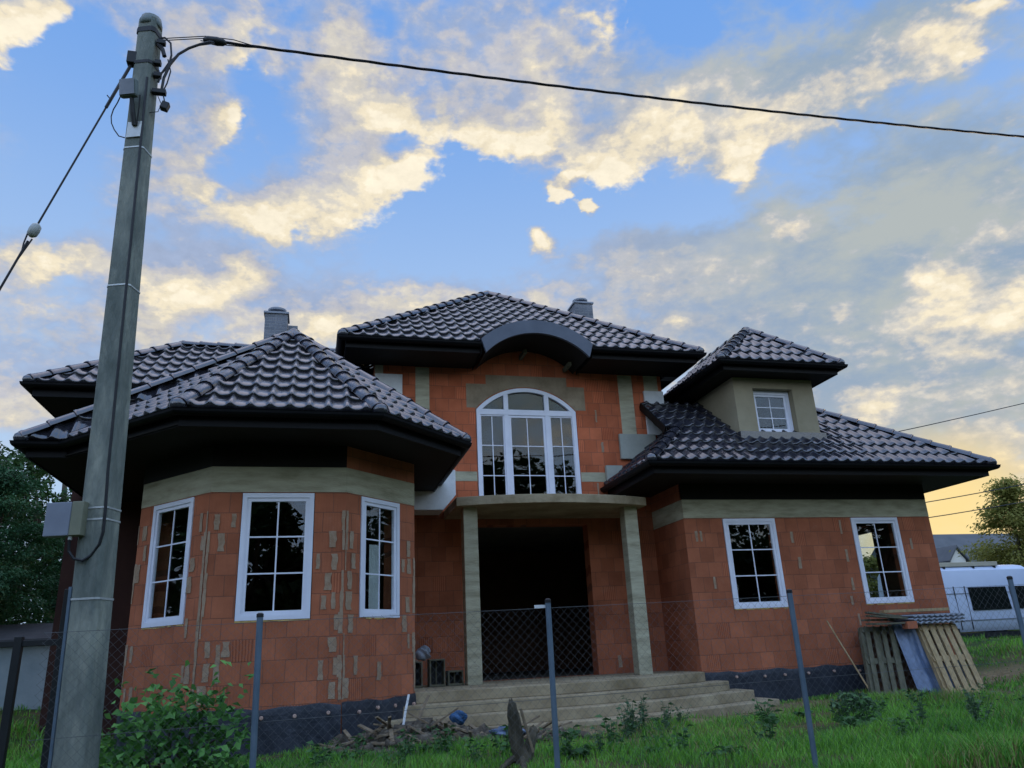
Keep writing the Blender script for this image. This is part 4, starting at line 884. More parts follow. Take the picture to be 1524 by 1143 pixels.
def hedge(line, label):
    bl = []
    for (xa, ya), (xb, yb) in line:
        k = int(math.hypot(xb - xa, yb - ya) / 2.4)
        for i in range(k + 1): x = xa + (xb - xa) * i / k; y = ya + (yb - ya) * i / k; bl.append((x, y + random.uniform(-1, 1), gz(x, y) + 3.6 + random.uniform(-.8, .6), 2.4, 2., 4.6))
    v, f = leaf_cards(shell_pts(1500 * len(bl), bl, .5), .5, aspect=.8); tag(fast_mesh('hedge', v, f, LEAFT), label, 'hedge')  # unseen hedge, added to darken the window reflections
hedge([((-40, -35), (52, -35))], 'unseen dark hedge added across the street to darken the window reflections'); hedge([((-31, -22), (-31, 11))], 'unseen dark hedge added at the far left to darken the bay panes'); hedge([((38, -20), (38, 3))], 'unseen dark hedge added at the far right to darken the bay panes')  # hedges added out of view to block bright sky from the panes
# big-leaved bush beside the pole
def bush(cx, cy, label):
    g = gz(cx, cy); t = empty('bush', label, 'bush', (cx, cy, g)); bl = [(cx + dx, cy + dy, g + dz, r_, r_, r_ * .85) for dx, dy, dz, r_ in ((0, 0, .42, .34), (-.34, .05, .36, .28), (.36, 0, .30, .26), (.12, -.12, .62, .24), (-.22, -.05, .58, .22), (.48, .1, .45, .2), (-.05, .1, .72, .16), (-.5, 0, .2, .22), (.55, -.1, .15, .2), (.3, -.05, .66, .15), (-.1, -.25, .25, .3), (.25, -.3, .2, .26))]
    mb = MB()
    for b in bl: mb.tube([V((cx + random.uniform(-.15, .15), cy, g - .05)), V(b[:3]) * .5 + V((cx, cy, g + .2)) * .5, V(b[:3])], [.012, .009, .004], 5)
    mb.build('stem', BARK, t); v, f = leaf_cards(np.concatenate([shell_pts(1250, bl, .4), np.array([[cx + a * (1 + .5 * t), cy + b * (1 + .5 * t), g + .45 + h * t] for a, b, h in [(random.uniform(-.55, .55), random.uniform(-.3, .3), random.uniform(.3, .55)) for _ in range(16)] for t in np.linspace(.2, 1., 9)]) + rng.normal(0, .03, (144, 3))]), .088, aspect=.66, up=.8); fast_mesh('foliage', v, f, LEAFB, t)
bush(-1.02, -2.5, 'bushy green shrub with broad leaves at the foot of the left bay')
# single weeds standing in the grass
def weed_proto(n, h, leaf, m, label, seed):
    random.seed(seed); t = empty('weed', label, 'weed', (0, 0, 0)); mb = MB(); cs = []; ds = []
    for s in range(n):
        a = random.uniform(0, 2 * PI); r_ = random.uniform(0, .09); hh = h * random.uniform(.6, 1.1); b = V((r_ * math.cos(a) * .5, r_ * math.sin(a) * .5, -.02)); e = V((r_ * 2.4 * math.cos(a), r_ * 2.4 * math.sin(a), hh)); mb.tube([b, b.lerp(e, .5) + V((0, 0, .03)), e], [.005, .004, .002], 4)
        for q in range(9):
            tq = .2 + .8 * q / 8; aa = a + q * 2.4; p = b.lerp(e, tq); d = V((math.cos(aa), math.sin(aa), .15)); cs.append(p + d * leaf * .5); ds.append(d)
    mb.build('stem', m, t); v, f = leaf_cards(np.array(cs), leaf, dirs=np.array(ds) * 1.5, aspect=.55); fast_mesh('foliage', v, f, m, t); return t
wl = ['low rosette of pale green leaves in the short grass', 'broad leafy green weed growing in the grass', 'dull grey-green nettle clump near the porch steps']
WS = [[(random.uniform(-.2, 10.5), random.uniform(-3.2, .2)) for _ in range(46)], [(2.0, -1.9), (1.1, -1.2), (1.45, -1.45), (.55, -1.5), (.2, -1.9), (3.05, -2.1), (4.6, -2.4), (5.2, -1.4), (6.1, -2.0), (6.9, -1.2), (3.4, -2.9), (7.9, -.6), (8.6, -1.6), (5.7, -3.0), (.9, -2.2), (1.6, -2.3), (10.2, .6), (2.4, -2.6)], [(3.95, -.75), (4.15, -.95), (3.7, -1.0), (4.4, -.8), (3.55, -1.25), (2.75, -2.55), (6.3, -2.6), (6.7, -2.9), (4.0, -1.3), (7.3, -2.2)]]
for kk, (n_, h_, lf, m_, gp) in enumerate(((10, .07, .085, LEAFW, 'leaf rosettes in the grass'), (7, .26, .075, LEAFW, 'leafy weeds in the grass'), (8, .34, .06, LEAFG, 'nettle clumps'))):
    pr = weed_proto(n_, h_, lf, m_, wl[kk], 50 + kk); pr['group'] = gp
    for q, (x, y) in enumerate(WS[kk]):
        o = pr if q == 0 else copy_tree(pr); s = random.uniform(.65, 1.15); o.location = (x, y, gz(x, y)); o.scale = (s, s, s); o.rotation_euler = (0, 0, random.uniform(0, 6.28))
# ------------------------------------------------------------------ loose things round the house
# porch: grey open crates with a bag on top
def crate(x0, x1, y, h, label):
    t = empty('crate', label, 'crate', ((x0 + x1) / 2, y, 0)); w = x1 - x0; b = .022; mb = MB(); d = .26
    for q in ((x0, x0 + b), (x1 - b, x1)): mb.box((q[0], y, .004), (q[1], y + d, h))
    mb.box((x0 + b, y, .004), (x1 - b, y + d, .035)); mb.box((x0 + b, y, h - b), (x1 - b, y + d, h)); mb.build('crate_frame', WOODO, t, bevel=.003)
    mb = MB(); mb.box((x0 + b, y + d - .015, .036), (x1 - b, y + d - .002, h - b - .001)); mb.build('back_panel', BLACKP, t)
    mb = MB(); mb.box(((x0 + x1) / 2 - .01, y + .12, .036), ((x0 + x1) / 2 + .01, y + .15, h - b - .001)); mb.build('divider', WOODO, t)
crate(1.50, 1.74, 2.35, .38, 'tall grey open crate against the bay wall on the porch'); crate(1.85, 2.09, 2.38, .40, 'tall grey open crate in the middle on the porch'); crate(2.14, 2.38, 2.42, .22, 'low grey open crate beside the left porch column')
def lump(name, c, r, m, label, cat, amp=.25, seed=1, n=20, k=14, flat=False):
    rs = np.random.default_rng(seed); ph = rs.uniform(0, 6.28, (6, 3)); fr = rs.uniform(2, 6.5, (6, 3)); vs = []
    for i in range(k + 1):
        th = PI * i / k
        for j in range(n):
            d = np.array([math.sin(th) * math.cos(2 * PI * j / n), math.sin(th) * math.sin(2 * PI * j / n), math.cos(th)]); s = 1 + amp * sum(math.sin(float(fr[q] @ d) + ph[q, 0]) for q in range(6)) / 2.4
            z = d[2] * s
            if flat: z = max(z, -.55)
            vs.append((c[0] + r[0] * d[0] * s, c[1] + r[1] * d[1] * s, c[2] + r[2] * z))
    mb = MB(); mb.add(vs, [(i * n + j, (i + 1) * n + j, (i + 1) * n + (j + 1) % n, i * n + (j + 1) % n) for i in range(k) for j in range(n)])
    o = mb.build(name, m, smooth=False); tag(o, label, cat); return o
lump('plastic_bag', (1.76, 2.45, .49), (.12, .09, .1), GREYSH, 'crumpled grey bag lying on the crates by the bay wall', 'bag', seed=3)
lump('plastic_bag', (1.86, .02, -.27), (.10, .08, .075), BLUEB, 'crumpled blue plastic bag on top of the rubble heap', 'bag', seed=5)
lump('plastic_sheet', (2.35, -.55, -.41), (.2, .13, .06), BLUEF, 'dark blue plastic sheet crumpled in the rubble heap', 'sheet', seed=6)
dk = empty('weed_clump', 'low dark weed clump in the grass before the right wing', 'weed', (6.45, -1.35, gz(6.45, -1.35))); mb = MB(); bl = [(6.45 + dx, -1.35 + dy, gz(6.45, -1.35) + dz, r_, r_, r_ * .8) for dx, dy, dz, r_ in ((0, 0, .12, .2), (.16, .03, .1, .15), (-.17, 0, .12, .16), (.02, -.08, .2, .13), (-.08, .05, .24, .1))]
for b in bl: mb.tube([(6.45, -1.35, gz(6.45, -1.35) - .02), b[:3]], .006, 5)
mb.build('stem', BARK, dk); v, f_ = leaf_cards(shell_pts(800, bl, .3), .06); fast_mesh('foliage', v, f_, LEAFG, dk)
mb = MB(); dB = V((.7155, .6986, 0)).normalized(); nB = V((dB.y, -dB.x, 0)); Bv = V((B[0], B[1], 0))
for u0, u1, z0, z1, mi in ((.68, .90, 1.0, 1.92, 0), (.40, .445, 1.35, 1.72, 1), (.475, .505, 1.33, 1.70, 1)):
    kk = 9
    for i in range(kk):
        a, b = u0 + (u1 - u0) * i / kk, u0 + (u1 - u0) * (i + 1) / kk; oa, ob = -.2 - .02 * (i % 2), -.2 - .02 * ((i + 1) % 2)
        mb.quad(Bv + dB * a + nB * oa + V((0, 0, z0)), Bv + dB * b + nB * ob + V((0, 0, z0)), Bv + dB * b + nB * ob + V((0, 0, z1)), Bv + dB * a + nB * oa + V((0, 0, z1)), mi)
tag(mb.build('curtain', [STYRO, FOAM]), 'pale curtain strips hanging inside the right bay window', 'curtain')
# rubble along the bay and the steps
def rubble():
    V_ = []; F_ = []
    for k in range(620):
        x = float(rng.normal(1.75, .62)); y = float(rng.normal(-.32 - .12 * (x - 1.2), .24)); x = min(max(x, .2), 3.2)
        if y > .15 and x > .4: y = .15 - random.uniform(0, .3)
        if x < .5: y = min(y, -.08)
        hh = .21 * math.exp(-((x - 1.45) / .95) ** 2 - ((y + .1) / .4) ** 2); s = random.choice((.018, .025, .035, .05, .07)) * random.uniform(.7, 1.3)
        c = V((x, y, gz(x, y) + random.uniform(.2, 1.) * hh + s * .2)); R_ = Matrix.Rotation(random.uniform(0, 6), 3, 'Z') @ Matrix.Rotation(random.uniform(-.8, .8), 3, 'X'); b = len(V_)
        e = (s * random.uniform(.8, 1.8), s, s * random.uniform(.35, .8))
        for sz in (-1, 1):
            for sx, sy in ((-1, -1), (1, -1), (1, 1), (-1, 1)): V_.append(tuple(c + R_ @ V((sx * e[0] * random.uniform(.6, 1.1), sy * e[1] * random.uniform(.6, 1.1), sz * e[2] * random.uniform(.6, 1.1)))))
        F_ += [tuple(b + i for i in f) for f in ((0, 3, 2, 1), (4, 5, 6, 7), (0, 1, 5, 4), (1, 2, 6, 5), (2, 3, 7, 6), (3, 0, 4, 7))]
    o = fast_mesh('rubble', V_, F_, RUBB); tag(o, 'rubble and broken block spread between the bay and the steps', 'rubble', kind='stuff')
    mb = MB(); n = 26
    vs = [(.3 + 2.7 * i / n, -1.05 + 1.2 * j / n, gz(.3 + 2.7 * i / n, -1.05 + 1.2 * j / n) - .02 + .2 * math.exp(-((.3 + 2.7 * i / n - 1.45) / .95) ** 2 - ((-1.05 + 1.2 * j / n + .1) / .4) ** 2) + random.uniform(0, .02)) for i in range(n + 1) for j in range(n + 1)]
    mb.add(vs, [(i * (n + 1) + j, (i + 1) * (n + 1) + j, (i + 1) * (n + 1) + j + 1, i * (n + 1) + j + 1) for i in range(n) for j in range(n)])
    tag(mb.build('rubble_mound', RUBB, smooth=True), 'mound of dirt under the rubble before the steps', 'dirt', kind='stuff')
rubble()
mb = MB(); mb.bar((0, 0, 0), (.42, .02, .03), .055, .018); mb.bar((.1, .0, .012), (.16, .03, .014), .06, .018); plank = mb.build('wood_scrap', WOODS)
tag(plank, 'broken bit of weathered board lying on the rubble heap', 'wood scrap', 'wood scraps on the rubble heap')
for i in range(48):
    o = plank if i == 0 else plank.copy()
    if i: COL.objects.link(o)
    x = random.uniform(.5, 2.9); y = random.uniform(-.75, .0) - .1 * max(0, x - 1.5); hh = .2 * math.exp(-((x - 1.45) / .95) ** 2 - ((y + .1) / .4) ** 2)
    o.location = (x, y, gz(x, y) + hh + random.uniform(.0, .05)); o.rotation_euler = (random.uniform(-.3, .3), random.uniform(-.45, .2), random.uniform(0, 6.28)); s = random.uniform(.45, 1.2); o.scale = (s, random.uniform(.6, 1.), 1)
def stick(pts, r, m, label, name='stick', cat='stick'): mb = MB(); mb.tube(pts, r, 6); return tag(mb.build(name, m), label, cat)
stick([(1.27, .12, .02), (1.22, .03, -.15), (1.17, -.08, -.37)], .016, STYRO, 'white plastic pipe end leaning on the foundation beside the rubble', 'pipe', 'pipe')
stick([(1.55, .38, -.02), (1.42, .1, -.18), (1.28, -.25, -.40)], [.02, .026, .02], WOODS, 'brown stick leaning against the steps beside the bay corner')
stick([(8.75, 2.16, .70), (8.80, 1.8, .1), (8.86, 1.45, -.5)], [.012, .013, .014], WOODN, 'long thin pole leaning on the right wing wall')
stick([(8.45, 1.2, gz(8.45, 1.2) + .03), (9.0, 1.1, gz(9, 1.1) + .05), (9.5, 1.15, gz(9.5, 1.15) + .04)], [.02, .018, .012], WOODO, 'grey branch lying on the ground before the old pallet')
# rotten stump
st = empty('tree_stump', 'rotten forked tree stump in the grass before the porch steps', 'tree stump', (1.93, -2.7, gz(1.93, -2.7)))
g = gz(1.93, -2.7); mb = MB()
def rough_tube(pts, rs, n=12, amp=.16):
    b = len(mb.v); mb.tube(pts, rs, n)
    ctr = [V(p) for p in pts]
    for i in range(b, len(mb.v)):
        k = min((i - b) // n, len(pts) - 1); v = V(mb.v[i]); mb.v[i] = tuple(ctr[k] + (v - ctr[k]) * (1 + random.uniform(-amp, amp)) + V((0, 0, random.uniform(-.015, .03))))
rough_tube([(1.96, -2.7, g - .1), (1.95, -2.7, g + .06), (1.92, -2.7, g + .16), (1.905, -2.7, g + .27), (1.895, -2.7, g + .35), (1.885, -2.7, g + .43), (1.875, -2.7, g + .50), (1.87, -2.7, g + .54)], [.10, .07, .06, .058, .05, .053, .04, .015], 14, .24); nn_ = len(mb.v); rough_tube([(1.98, -2.7, g), (2.04, -2.68, g + .17), (2.09, -2.66, g + .27), (2.1, -2.66, g + .31)], [.06, .045, .04, .015], 9, .25)
mb.build('stump_wood', STUMPW, st)
mb = MB(); mb.bar((1.935, -2.79, g + .48), (2.03, -2.80, g + .12), .035, .02); mb.build('splinter', WOODS, st)
for k in range(7):
    a = random.uniform(0, 6.28); x, y = 1.93 + .2 * math.cos(a), -2.7 + .16 * math.sin(a); mb = MB() if k == 0 else mb
    mb.tube([(1.94, -2.7, g + .1), ((1.94 + x) / 2, (y - 2.7) / 2, g + .05), (x, y, g - .02)], [.035, .025, .012], 7)
mb.build('root', STUMPW, st)
# pallets and stacked material by the right window
def pallet(o, ux, up, m, label, nsl, sw):
    o, ux, up = V(o), V(ux), V(up); nn = ux.cross(up).normalized(); t = empty('pallet', label, 'pallet', o)
    if nn.y > 0: nn = -nn
    un = ux.normalized(); vn = up.normalized()
    for i in range(nsl):
        c = o + ux * ((i + .5) / nsl) + nn * .07; mb = MB(); j = random.uniform(-.006, .006); mb.bar(c + un * j, c + up + un * random.uniform(-.008, .008), sw, .02, nn); mb.build('slat', m, t, bevel=.002)
    for k in (.04, .5, .96): mb = MB(); mb.bar(o + up * k + nn * .048, o + ux + up * k + nn * .048, .09, .02, nn); mb.build('cross_board', m, t)
    for k in (.0, .47, .94):
        mb = MB(); q = o + ux * k + un * .025; mb.bar(q, q + up, .075, .07, nn); mb.build('bearer', m, t)
pallet((10.02, 1.2, gz(10, 1.2) - .02), (.78, .02, 0), (.14, .50, 1.08), WOODN, 'pale new wooden pallet leaning upright near the house corner', 5, .1)
pallet((8.80, 1.42, gz(8.8, 1.5) - .02), (.66, .02, -.01), (.33, .42, 1.08), WOODO, 'dark weathered pallet leaning askew under the right window', 4, .085)
bs = empty('block_stack', 'stack of clay blocks hidden behind the leaning pallets', 'block stack', (10.1, 1.95, -.5))
mb = MB()
for i in range(6):
    for j in range(4): mb.box((9.32 + i * .27, 1.9, -.52 + j * .255), (9.32 + i * .27 + .26, 2.16, -.52 + j * .255 + .245))
mb.build('blocks', INNER, bs)
mb = MB(); n = 26; vs = []
for j in range(n + 1):
    for i in range(n + 1):
        a, b = i / n, j / n; fold = .012 * math.sin(a * 14 + b) + .006 * math.sin(a * 31 - b * 4)
        vs.append((9.72 + (.62 + .04 * math.sin(b * 9)) * a + .16 * (1 - b) * (a - .3), 1.38 + .38 * b + fold, gz(9.9, 1.4) + .02 + 1.12 * b + .02 * math.sin(a * 9)))
mb.add(vs, [(j * (n + 1) + i, j * (n + 1) + i + 1, (j + 1) * (n + 1) + i + 1, (j + 1) * (n + 1) + i) for j in range(n) for i in range(n)]); o = mb.build('plastic_film', BLUEF, smooth=True); o.modifiers.new('thickness', 'SOLIDIFY').thickness = .006
tag(o, 'grey-blue plastic sheet hanging creased between the two pallets', 'plastic sheet')
for k in range(7):
    mb = MB(); mb.bar((9.18 + random.uniform(-.06, .06), 1.52 + .07 * (k % 4), .60 + .045 * (k // 2) + .01 * k), (9.88 + random.uniform(-.08, .08), 1.58 + .07 * (k % 4), .60 + .045 * (k // 2) + random.uniform(-.03, .03)), .10, .028)
    tag(mb.build('board', WOODO), 'dark weathered board lying in the pile on top of the old pallet', 'board', 'dark boards piled on the old pallet')
for k, lb in enumerate(('lowest of three grey corrugated sheets on the block stack', 'middle one of three grey corrugated sheets on the block stack', 'topmost of three grey corrugated sheets on the block stack')):
    mb = MB(); n = 44; vs = []
    for i in range(n + 1):
        for y in (1.52, 2.12): vs.append((9.92 + 1.1 * i / n + .03 * k, y + .02 * k, .60 + .055 * k + .016 * math.sin(i * 1.4) + .02 * (y - 1.5)))
    mb.add(vs, [(2 * i, 2 * i + 2, 2 * i + 3, 2 * i + 1) for i in range(n)]); o = mb.build('corrugated_sheet', GREYSH, smooth=True); o.modifiers.new('thickness', 'SOLIDIFY').thickness = .022
    tag(o, lb, 'sheet', 'corrugated sheets')
for x0, x1, y, lb in ((9.75, 10.5, 1.98, 'short pale plank on the sheets under the window, left one'), (10.45, 11.15, 2.02, 'short pale plank on the sheets under the window, right one')):
    mb = MB(); mb.box((x0, y - .06, .78), (x1, y + .06, .83)); tag(mb.build('plank', WOODN, bevel=.003), lb, 'plank')
mb = MB(); mb.box((9.82, 1.50, .50), (10.02, 1.64, .62)); tag(mb.build('clay_brick', BRICK, bevel=.004), 'single red brick wedged above the blue film', 'brick')
# ------------------------------------------------------------------ background
van = empty('white_van', 'long white van parked beyond the right house corner', 'van', (19.7, 11., gz(19.7, 11)))
gv = .08; prof = [(10.12, .36), (10.03, .5), (10., .8), (10., 1.2), (10.06, 1.8), (10.14, 2.16), (10.3, 2.28), (10.6, 2.34), (11.4, 2.34), (11.7, 2.28), (11.86, 2.16), (11.94, 1.8), (12., 1.2), (12., .8), (11.97, .5), (11.88, .36)]
mb = MB(); X0, X1 = 17.75, 23.2
nose = lambda x, z: x
secs = [(X0, .93, .02), (X0 + .06, .985, 0), (X0 + .2, 1., 0), (21.6, 1., 0), (22.3, .97, 0)]
vs = []
for xx, sc, _ in secs:
    for y, z in prof: vs.append((xx - (.18 * (z - .4) if xx > 22 else 0), 11 + (y - 11) * sc, gv + .36 + (z - .36) * (sc if xx < 17 else 1) - .1))
for y, z in prof: vs.append((X1 if z < 1.25 else 22.55 - .2 * (z - 1.2), 11 + (y - 11) * .93, gv - .1 + min(z, 1.15 + .25 * (z - 1.15)) if z > 1.15 else gv - .1 + z))
n = len(prof); ns = len(secs) + 1
mb.add(vs, [(i * n + k, i * n + (k + 1) % n, (i + 1) * n + (k + 1) % n, (i + 1) * n + k) for i in range(ns - 1) for k in range(n)] + [tuple(range(n)), tuple(reversed(range((ns - 1) * n, ns * n)))])
mb.build('body', VANW, van, smooth=True).modifiers.new('es', 'EDGE_SPLIT').split_angle = math.radians(35)
sidey = lambda z: 10. + max(0, (z - 1.18)) * .085
for x0, x1 in ((19.42, 20.85), (20.95, 22.0), (18.0, 18.35)):
    mb = MB(); q = [(x0, .95), (x1, .95), (x1 - .02, 1.62), (x0 + .02, 1.62)]; mb.prism([(x, sidey(z + .02) - .03, z) for x, z in q], (0, .02, 0)); mb.build('window', VANG, van)
for z in (1.44, .66):
    mb = MB(); mb.box((18.0, sidey(z) - .012, z), (22.2, sidey(z) + .02, z + .018)); mb.build('side_moulding', GREYSH, van)
for x in (19.3, 18.9): mb = MB(); mb.box((x - .006, 9.992, .4), (x + .006, 10.02, 1.66)); mb.build('door_seam', BLACKP, van)
mb = MB(); mb.box((17.9, 10.02, .16), (22.8, 11.98, .3)); mb.build('sill', BLACKP, van)
for x in (18.5, 21.9):
    for y in (10.05, 11.7):
        w = MB(); w.tube([(x, y, .40), (x, y + .25, .40)], .34, 22); w = w.build('wheel', RUBBER, van); h = MB(); h.tube([(x, y - .012, .40), (x, y + .01, .40)], .2, 16); h.build('rim', GREYSH, w)
mb = MB(); mb.box((17.9, 10.25, 2.27), (21.0, 11.5, 2.40)); mb.build('roof_load', VANT, van, bevel=.01); mb = MB()
for x in (18.1, 18.9, 20., 20.8): mb.box((x, 10.2, 2.2), (x + .05, 11.8, 2.268))
mb.build('roof_bar', BLACKM, van)
bh = empty('distant_house', 'distant pale house with a slate roof and a small white gable', 'house', (50, 43, 0))
mb = MB(); mb.box((45.4, 40, -.3), (58, 48, 4.4)); mb.build('wall', HOUSEW, bh)
mb = MB(); mb.prism([(45., 39.4, 4.2), (45., 44, 7.9), (45., 48.6, 4.2)], (13.4, 0, 0)); rf = mb.build('roof', HOUSER, bh)
mb = MB(); mb.prism([(47.3, 39.9, 4.41), (48.7, 39.9, 4.41), (48.7, 39.9, 5.4), (48.0, 39.9, 6.2), (47.3, 39.9, 5.4)], (0, 3, 0)); mb.build('gable_dormer', HOUSEW, bh)
mb = MB()
for s in (-1, 1): mb.prism([(48 + s * .95, 39.7, 5.2), (48, 39.7, 6.32), (48, 39.7, 6.5), (48 + s * 1.0, 39.7, 5.33)], (0, 3.4, 0))
mb.build('dormer_roof', HOUSER, bh)
sh = empty('garden_shed', 'low grey rendered shed with a dark felt roof at the left', 'shed', (-6.7, 9, -.15))
mb = MB(); mb.box((-8.8, 7.9, -.5), (-4.72, 8.9, 1.06)); mb.build('wall', SHEDW, sh)
mb = MB(); b4 = [(-9., 7.7), (-4.58, 7.7), (-4.58, 9.1), (-9., 9.1)]
mb.add([(x, y, 1.064 + (.0 if y < 8 else .36)) for x, y in b4] + [(x, y, 1.13 + (.0 if y < 8 else .36)) for x, y in b4], [(0, 3, 2, 1), (4, 5, 6, 7), (0, 1, 5, 4), (1, 2, 6, 5), (2, 3, 7, 6), (3, 0, 4, 7)]); mb.build('roof', SHEDR, sh)

# ------------------------------------------------------------------ sky, sun, camera
W = bpy.data.worlds.new('World'); S.world = W; W.use_nodes = True; nt = W.node_tree; nt.nodes.clear()
SUN_AZ, SUN_EL = math.radians(44.), math.radians(6.)
out = N(nt, 'ShaderNodeOutputWorld'); bg = N(nt, 'ShaderNodeBackground'); bg.inputs['Strength'].default_value = .1; L(nt, bg.outputs[0], out.inputs[0])
sky = N(nt, 'ShaderNodeTexSky', sky_type='NISHITA', sun_disc=False, sun_elevation=SUN_EL, sun_rotation=SUN_AZ, altitude=100., air_density=1.2, dust_density=1.6, ozone_density=2.5)
tc = N(nt, 'ShaderNodeTexCoord'); sx = N(nt, 'ShaderNodeSeparateXYZ'); L(nt, tc.outputs['Generated'], sx.inputs[0])
def M(op, a, b=None, c=None, clamp=False):
    n = N(nt, 'ShaderNodeMath', operation=op, use_clamp=clamp)
    for i, v in enumerate((a, b, c)):
        if v is None: continue
        if isinstance(v, (int, float)): n.inputs[i].default_value = v
        else: L(nt, v, n.inputs[i])
    return n.outputs[0]
def SM(x, a, b):
    n = N(nt, 'ShaderNodeMapRange', interpolation_type='SMOOTHSTEP'); n.inputs[1].default_value = a; n.inputs[2].default_value = b; L(nt, x, n.inputs[0]); return n.outputs[0]
def MIX(f, a, b):
    n = N(nt, 'ShaderNodeMix', data_type='RGBA')
    if isinstance(f, (int, float)): n.inputs[0].default_value = f
    else: L(nt, f, n.inputs[0])
    for k, v in ((6, a), (7, b)):
        if isinstance(v, tuple): n.inputs[k].default_value = (v[0], v[1], v[2], 1)
        else: L(nt, v, n.inputs[k])
    return n.outputs[2]
az = M('MULTIPLY', M('ARCTAN2', sx.outputs[0], sx.outputs[1]), 180 / PI); el = M('MULTIPLY', M('ARCSINE', sx.outputs[2]), 180 / PI)
cv = N(nt, 'ShaderNodeCombineXYZ'); L(nt, az, cv.inputs[0]); L(nt, el, cv.inputs[1])
def noise(sc, det, ro, src=None, dist=0., st=(1, 1, 1)):
    mp = N(nt, 'ShaderNodeMapping'); mp.inputs['Scale'].default_value = st; L(nt, src or tc.outputs['Generated'], mp.inputs[0])
    n = N(nt, 'ShaderNodeTexNoise', i_Scale=sc, i_Detail=det, i_Roughness=ro, i_Distortion=dist); L(nt, mp.outputs[0], n.inputs['Vector']); return n
wn = noise(9., 5., .6, st=(1, 1, 1.6)); wv = N(nt, 'ShaderNodeVectorMath', operation='MULTIPLY_ADD'); wv.inputs[1].default_value = (5.5, 4.5, 0)
sb = N(nt, 'ShaderNodeVectorMath', operation='SUBTRACT'); sb.inputs[1].default_value = (.5, .5, .5); L(nt, wn.outputs['Color'], sb.inputs[0]); L(nt, sb.outputs[0], wv.inputs[0]); L(nt, cv.outputs[0], wv.inputs[2])
def field(lst, src):
    acc = None
    for a, e, ra, re, ro, w in lst:
        mp = N(nt, 'ShaderNodeMapping', vector_type='TEXTURE'); mp.inputs['Location'].default_value = (a, e, 0); mp.inputs['Rotation'].default_value = (0, 0, math.radians(ro)); mp.inputs['Scale'].default_value = (ra * 1.35, re * 1.35, 1); L(nt, src, mp.inputs[0])
        g = N(nt, 'ShaderNodeTexGradient', gradient_type='SPHERICAL'); L(nt, mp.outputs[0], g.inputs[0]); acc = M('MULTIPLY_ADD', g.outputs['Fac'], w, acc if acc is not None else 0.)
    return acc
COV= [(-24.2,38.7,4.6,3.7,19,1),(-11.6,41.5,7.9,3.2,12,0.8),(-11.2,32.7,6.1,7.8,10,0.85),(1.7,34.0,7.0,5.5,4,1.2),(6.8,34.3,3.2,1.5,-3,1),(-0.4,41.6,4.3,5.2,-17,0.9),(14.9,41.2,14.2,5.6,-2,1.1),(17.6,37.5,5.4,2.5,-4,0.7),(24.5,35.3,4.0,2.5,27,1.1),(34.2,38.0,9.4,3.4,-8,1.0),(30.3,35.6,3.4,2.0,-10,0.8),(34.6,33.2,2.1,2.5,-20,1.1),(42.0,36.5,9.8,3.0,-3,0.9),(49.6,37.3,5.4,2.7,-21,1),(54.3,36.6,2.4,0.7,-24,0.8),(44.3,24.6,11.4,4.8,-20,1.1),(46.3,21.8,5.1,4.3,-46,0.8),(29.0,27.3,10.1,2.2,-11,1.1),(34.4,22.1,20.4,5.2,-10,1.4),(43.2,15.3,13.2,8.5,-11,1.3),(50.9,26.6,6.3,8.2,-19,0.9),(43.9,30.6,6.4,2.6,-7,0.6),(-18.9,24.9,6.5,2.1,11,1),(-11.5,25.0,4.1,3.2,8,0.9),(-6.9,27.0,3.5,1.6,6,1),(-16.9,20.1,10.5,3.3,8,0.7),(-7.7,24.5,9.6,3.3,6,0.7),(5.2,25.3,11.3,2.7,1,0.9),(2.0,22.8,6.3,2.0,2,0.8),(19.0,32.9,1.5,1.2,-4,2.2),(21.9,31.9,1.6,0.6,-6,2.0),(17.3,29.4,1.4,0.9,-3,1.8),(20.6,34.0,1.2,0.5,-5,1.9),(-18.4,16.5,6.1,2.1,7,0.8),(37.0,28.3,2.5,1.3,-12,0.8),(-8.8,36.6,3.0,1.3,-7,0.8),(-4.2,31.4,3.1,2.4,37,0.8),(-19.3,34.8,4.4,4.4,15,-1.1),(-20.4,29.0,4.1,2.5,14,-0.9),(-16.6,23.7,3.8,1.0,10,-0.6),(-5.1,36.7,3.5,2.6,8,-1.1),(11.9,31.2,9.2,4.1,-1,-1.2),(30.1,42.0,4.1,2.5,-10,-1),(4.0,28.0,9.3,1.9,2,-0.7),(6.2,36.8,2.4,1.3,2,-1),(39.1,31.0,4.0,1.8,-14,-0.6),(-7.2,33.8,1.8,2.0,8,-0.7),(21.7,30.7,3.4,2.9,-5,-0.6),(29.5,30.6,6.0,1.9,-9,-0.9),(-19.0,38.1,2.7,2.3,16,-0.5),(-3.4,43.3,2.3,1.6,7,-0.6),(5.0,43.3,2.5,2.1,3,-0.5),(33.5,42.4,3.5,1.6,-12,-0.5),(53.1,33.0,2.4,1.5,-23,-0.6),(-18.0,24.4,3.7,0.9,11,-0.5),(-9.4,23.4,2.8,1.4,7,-0.5)]
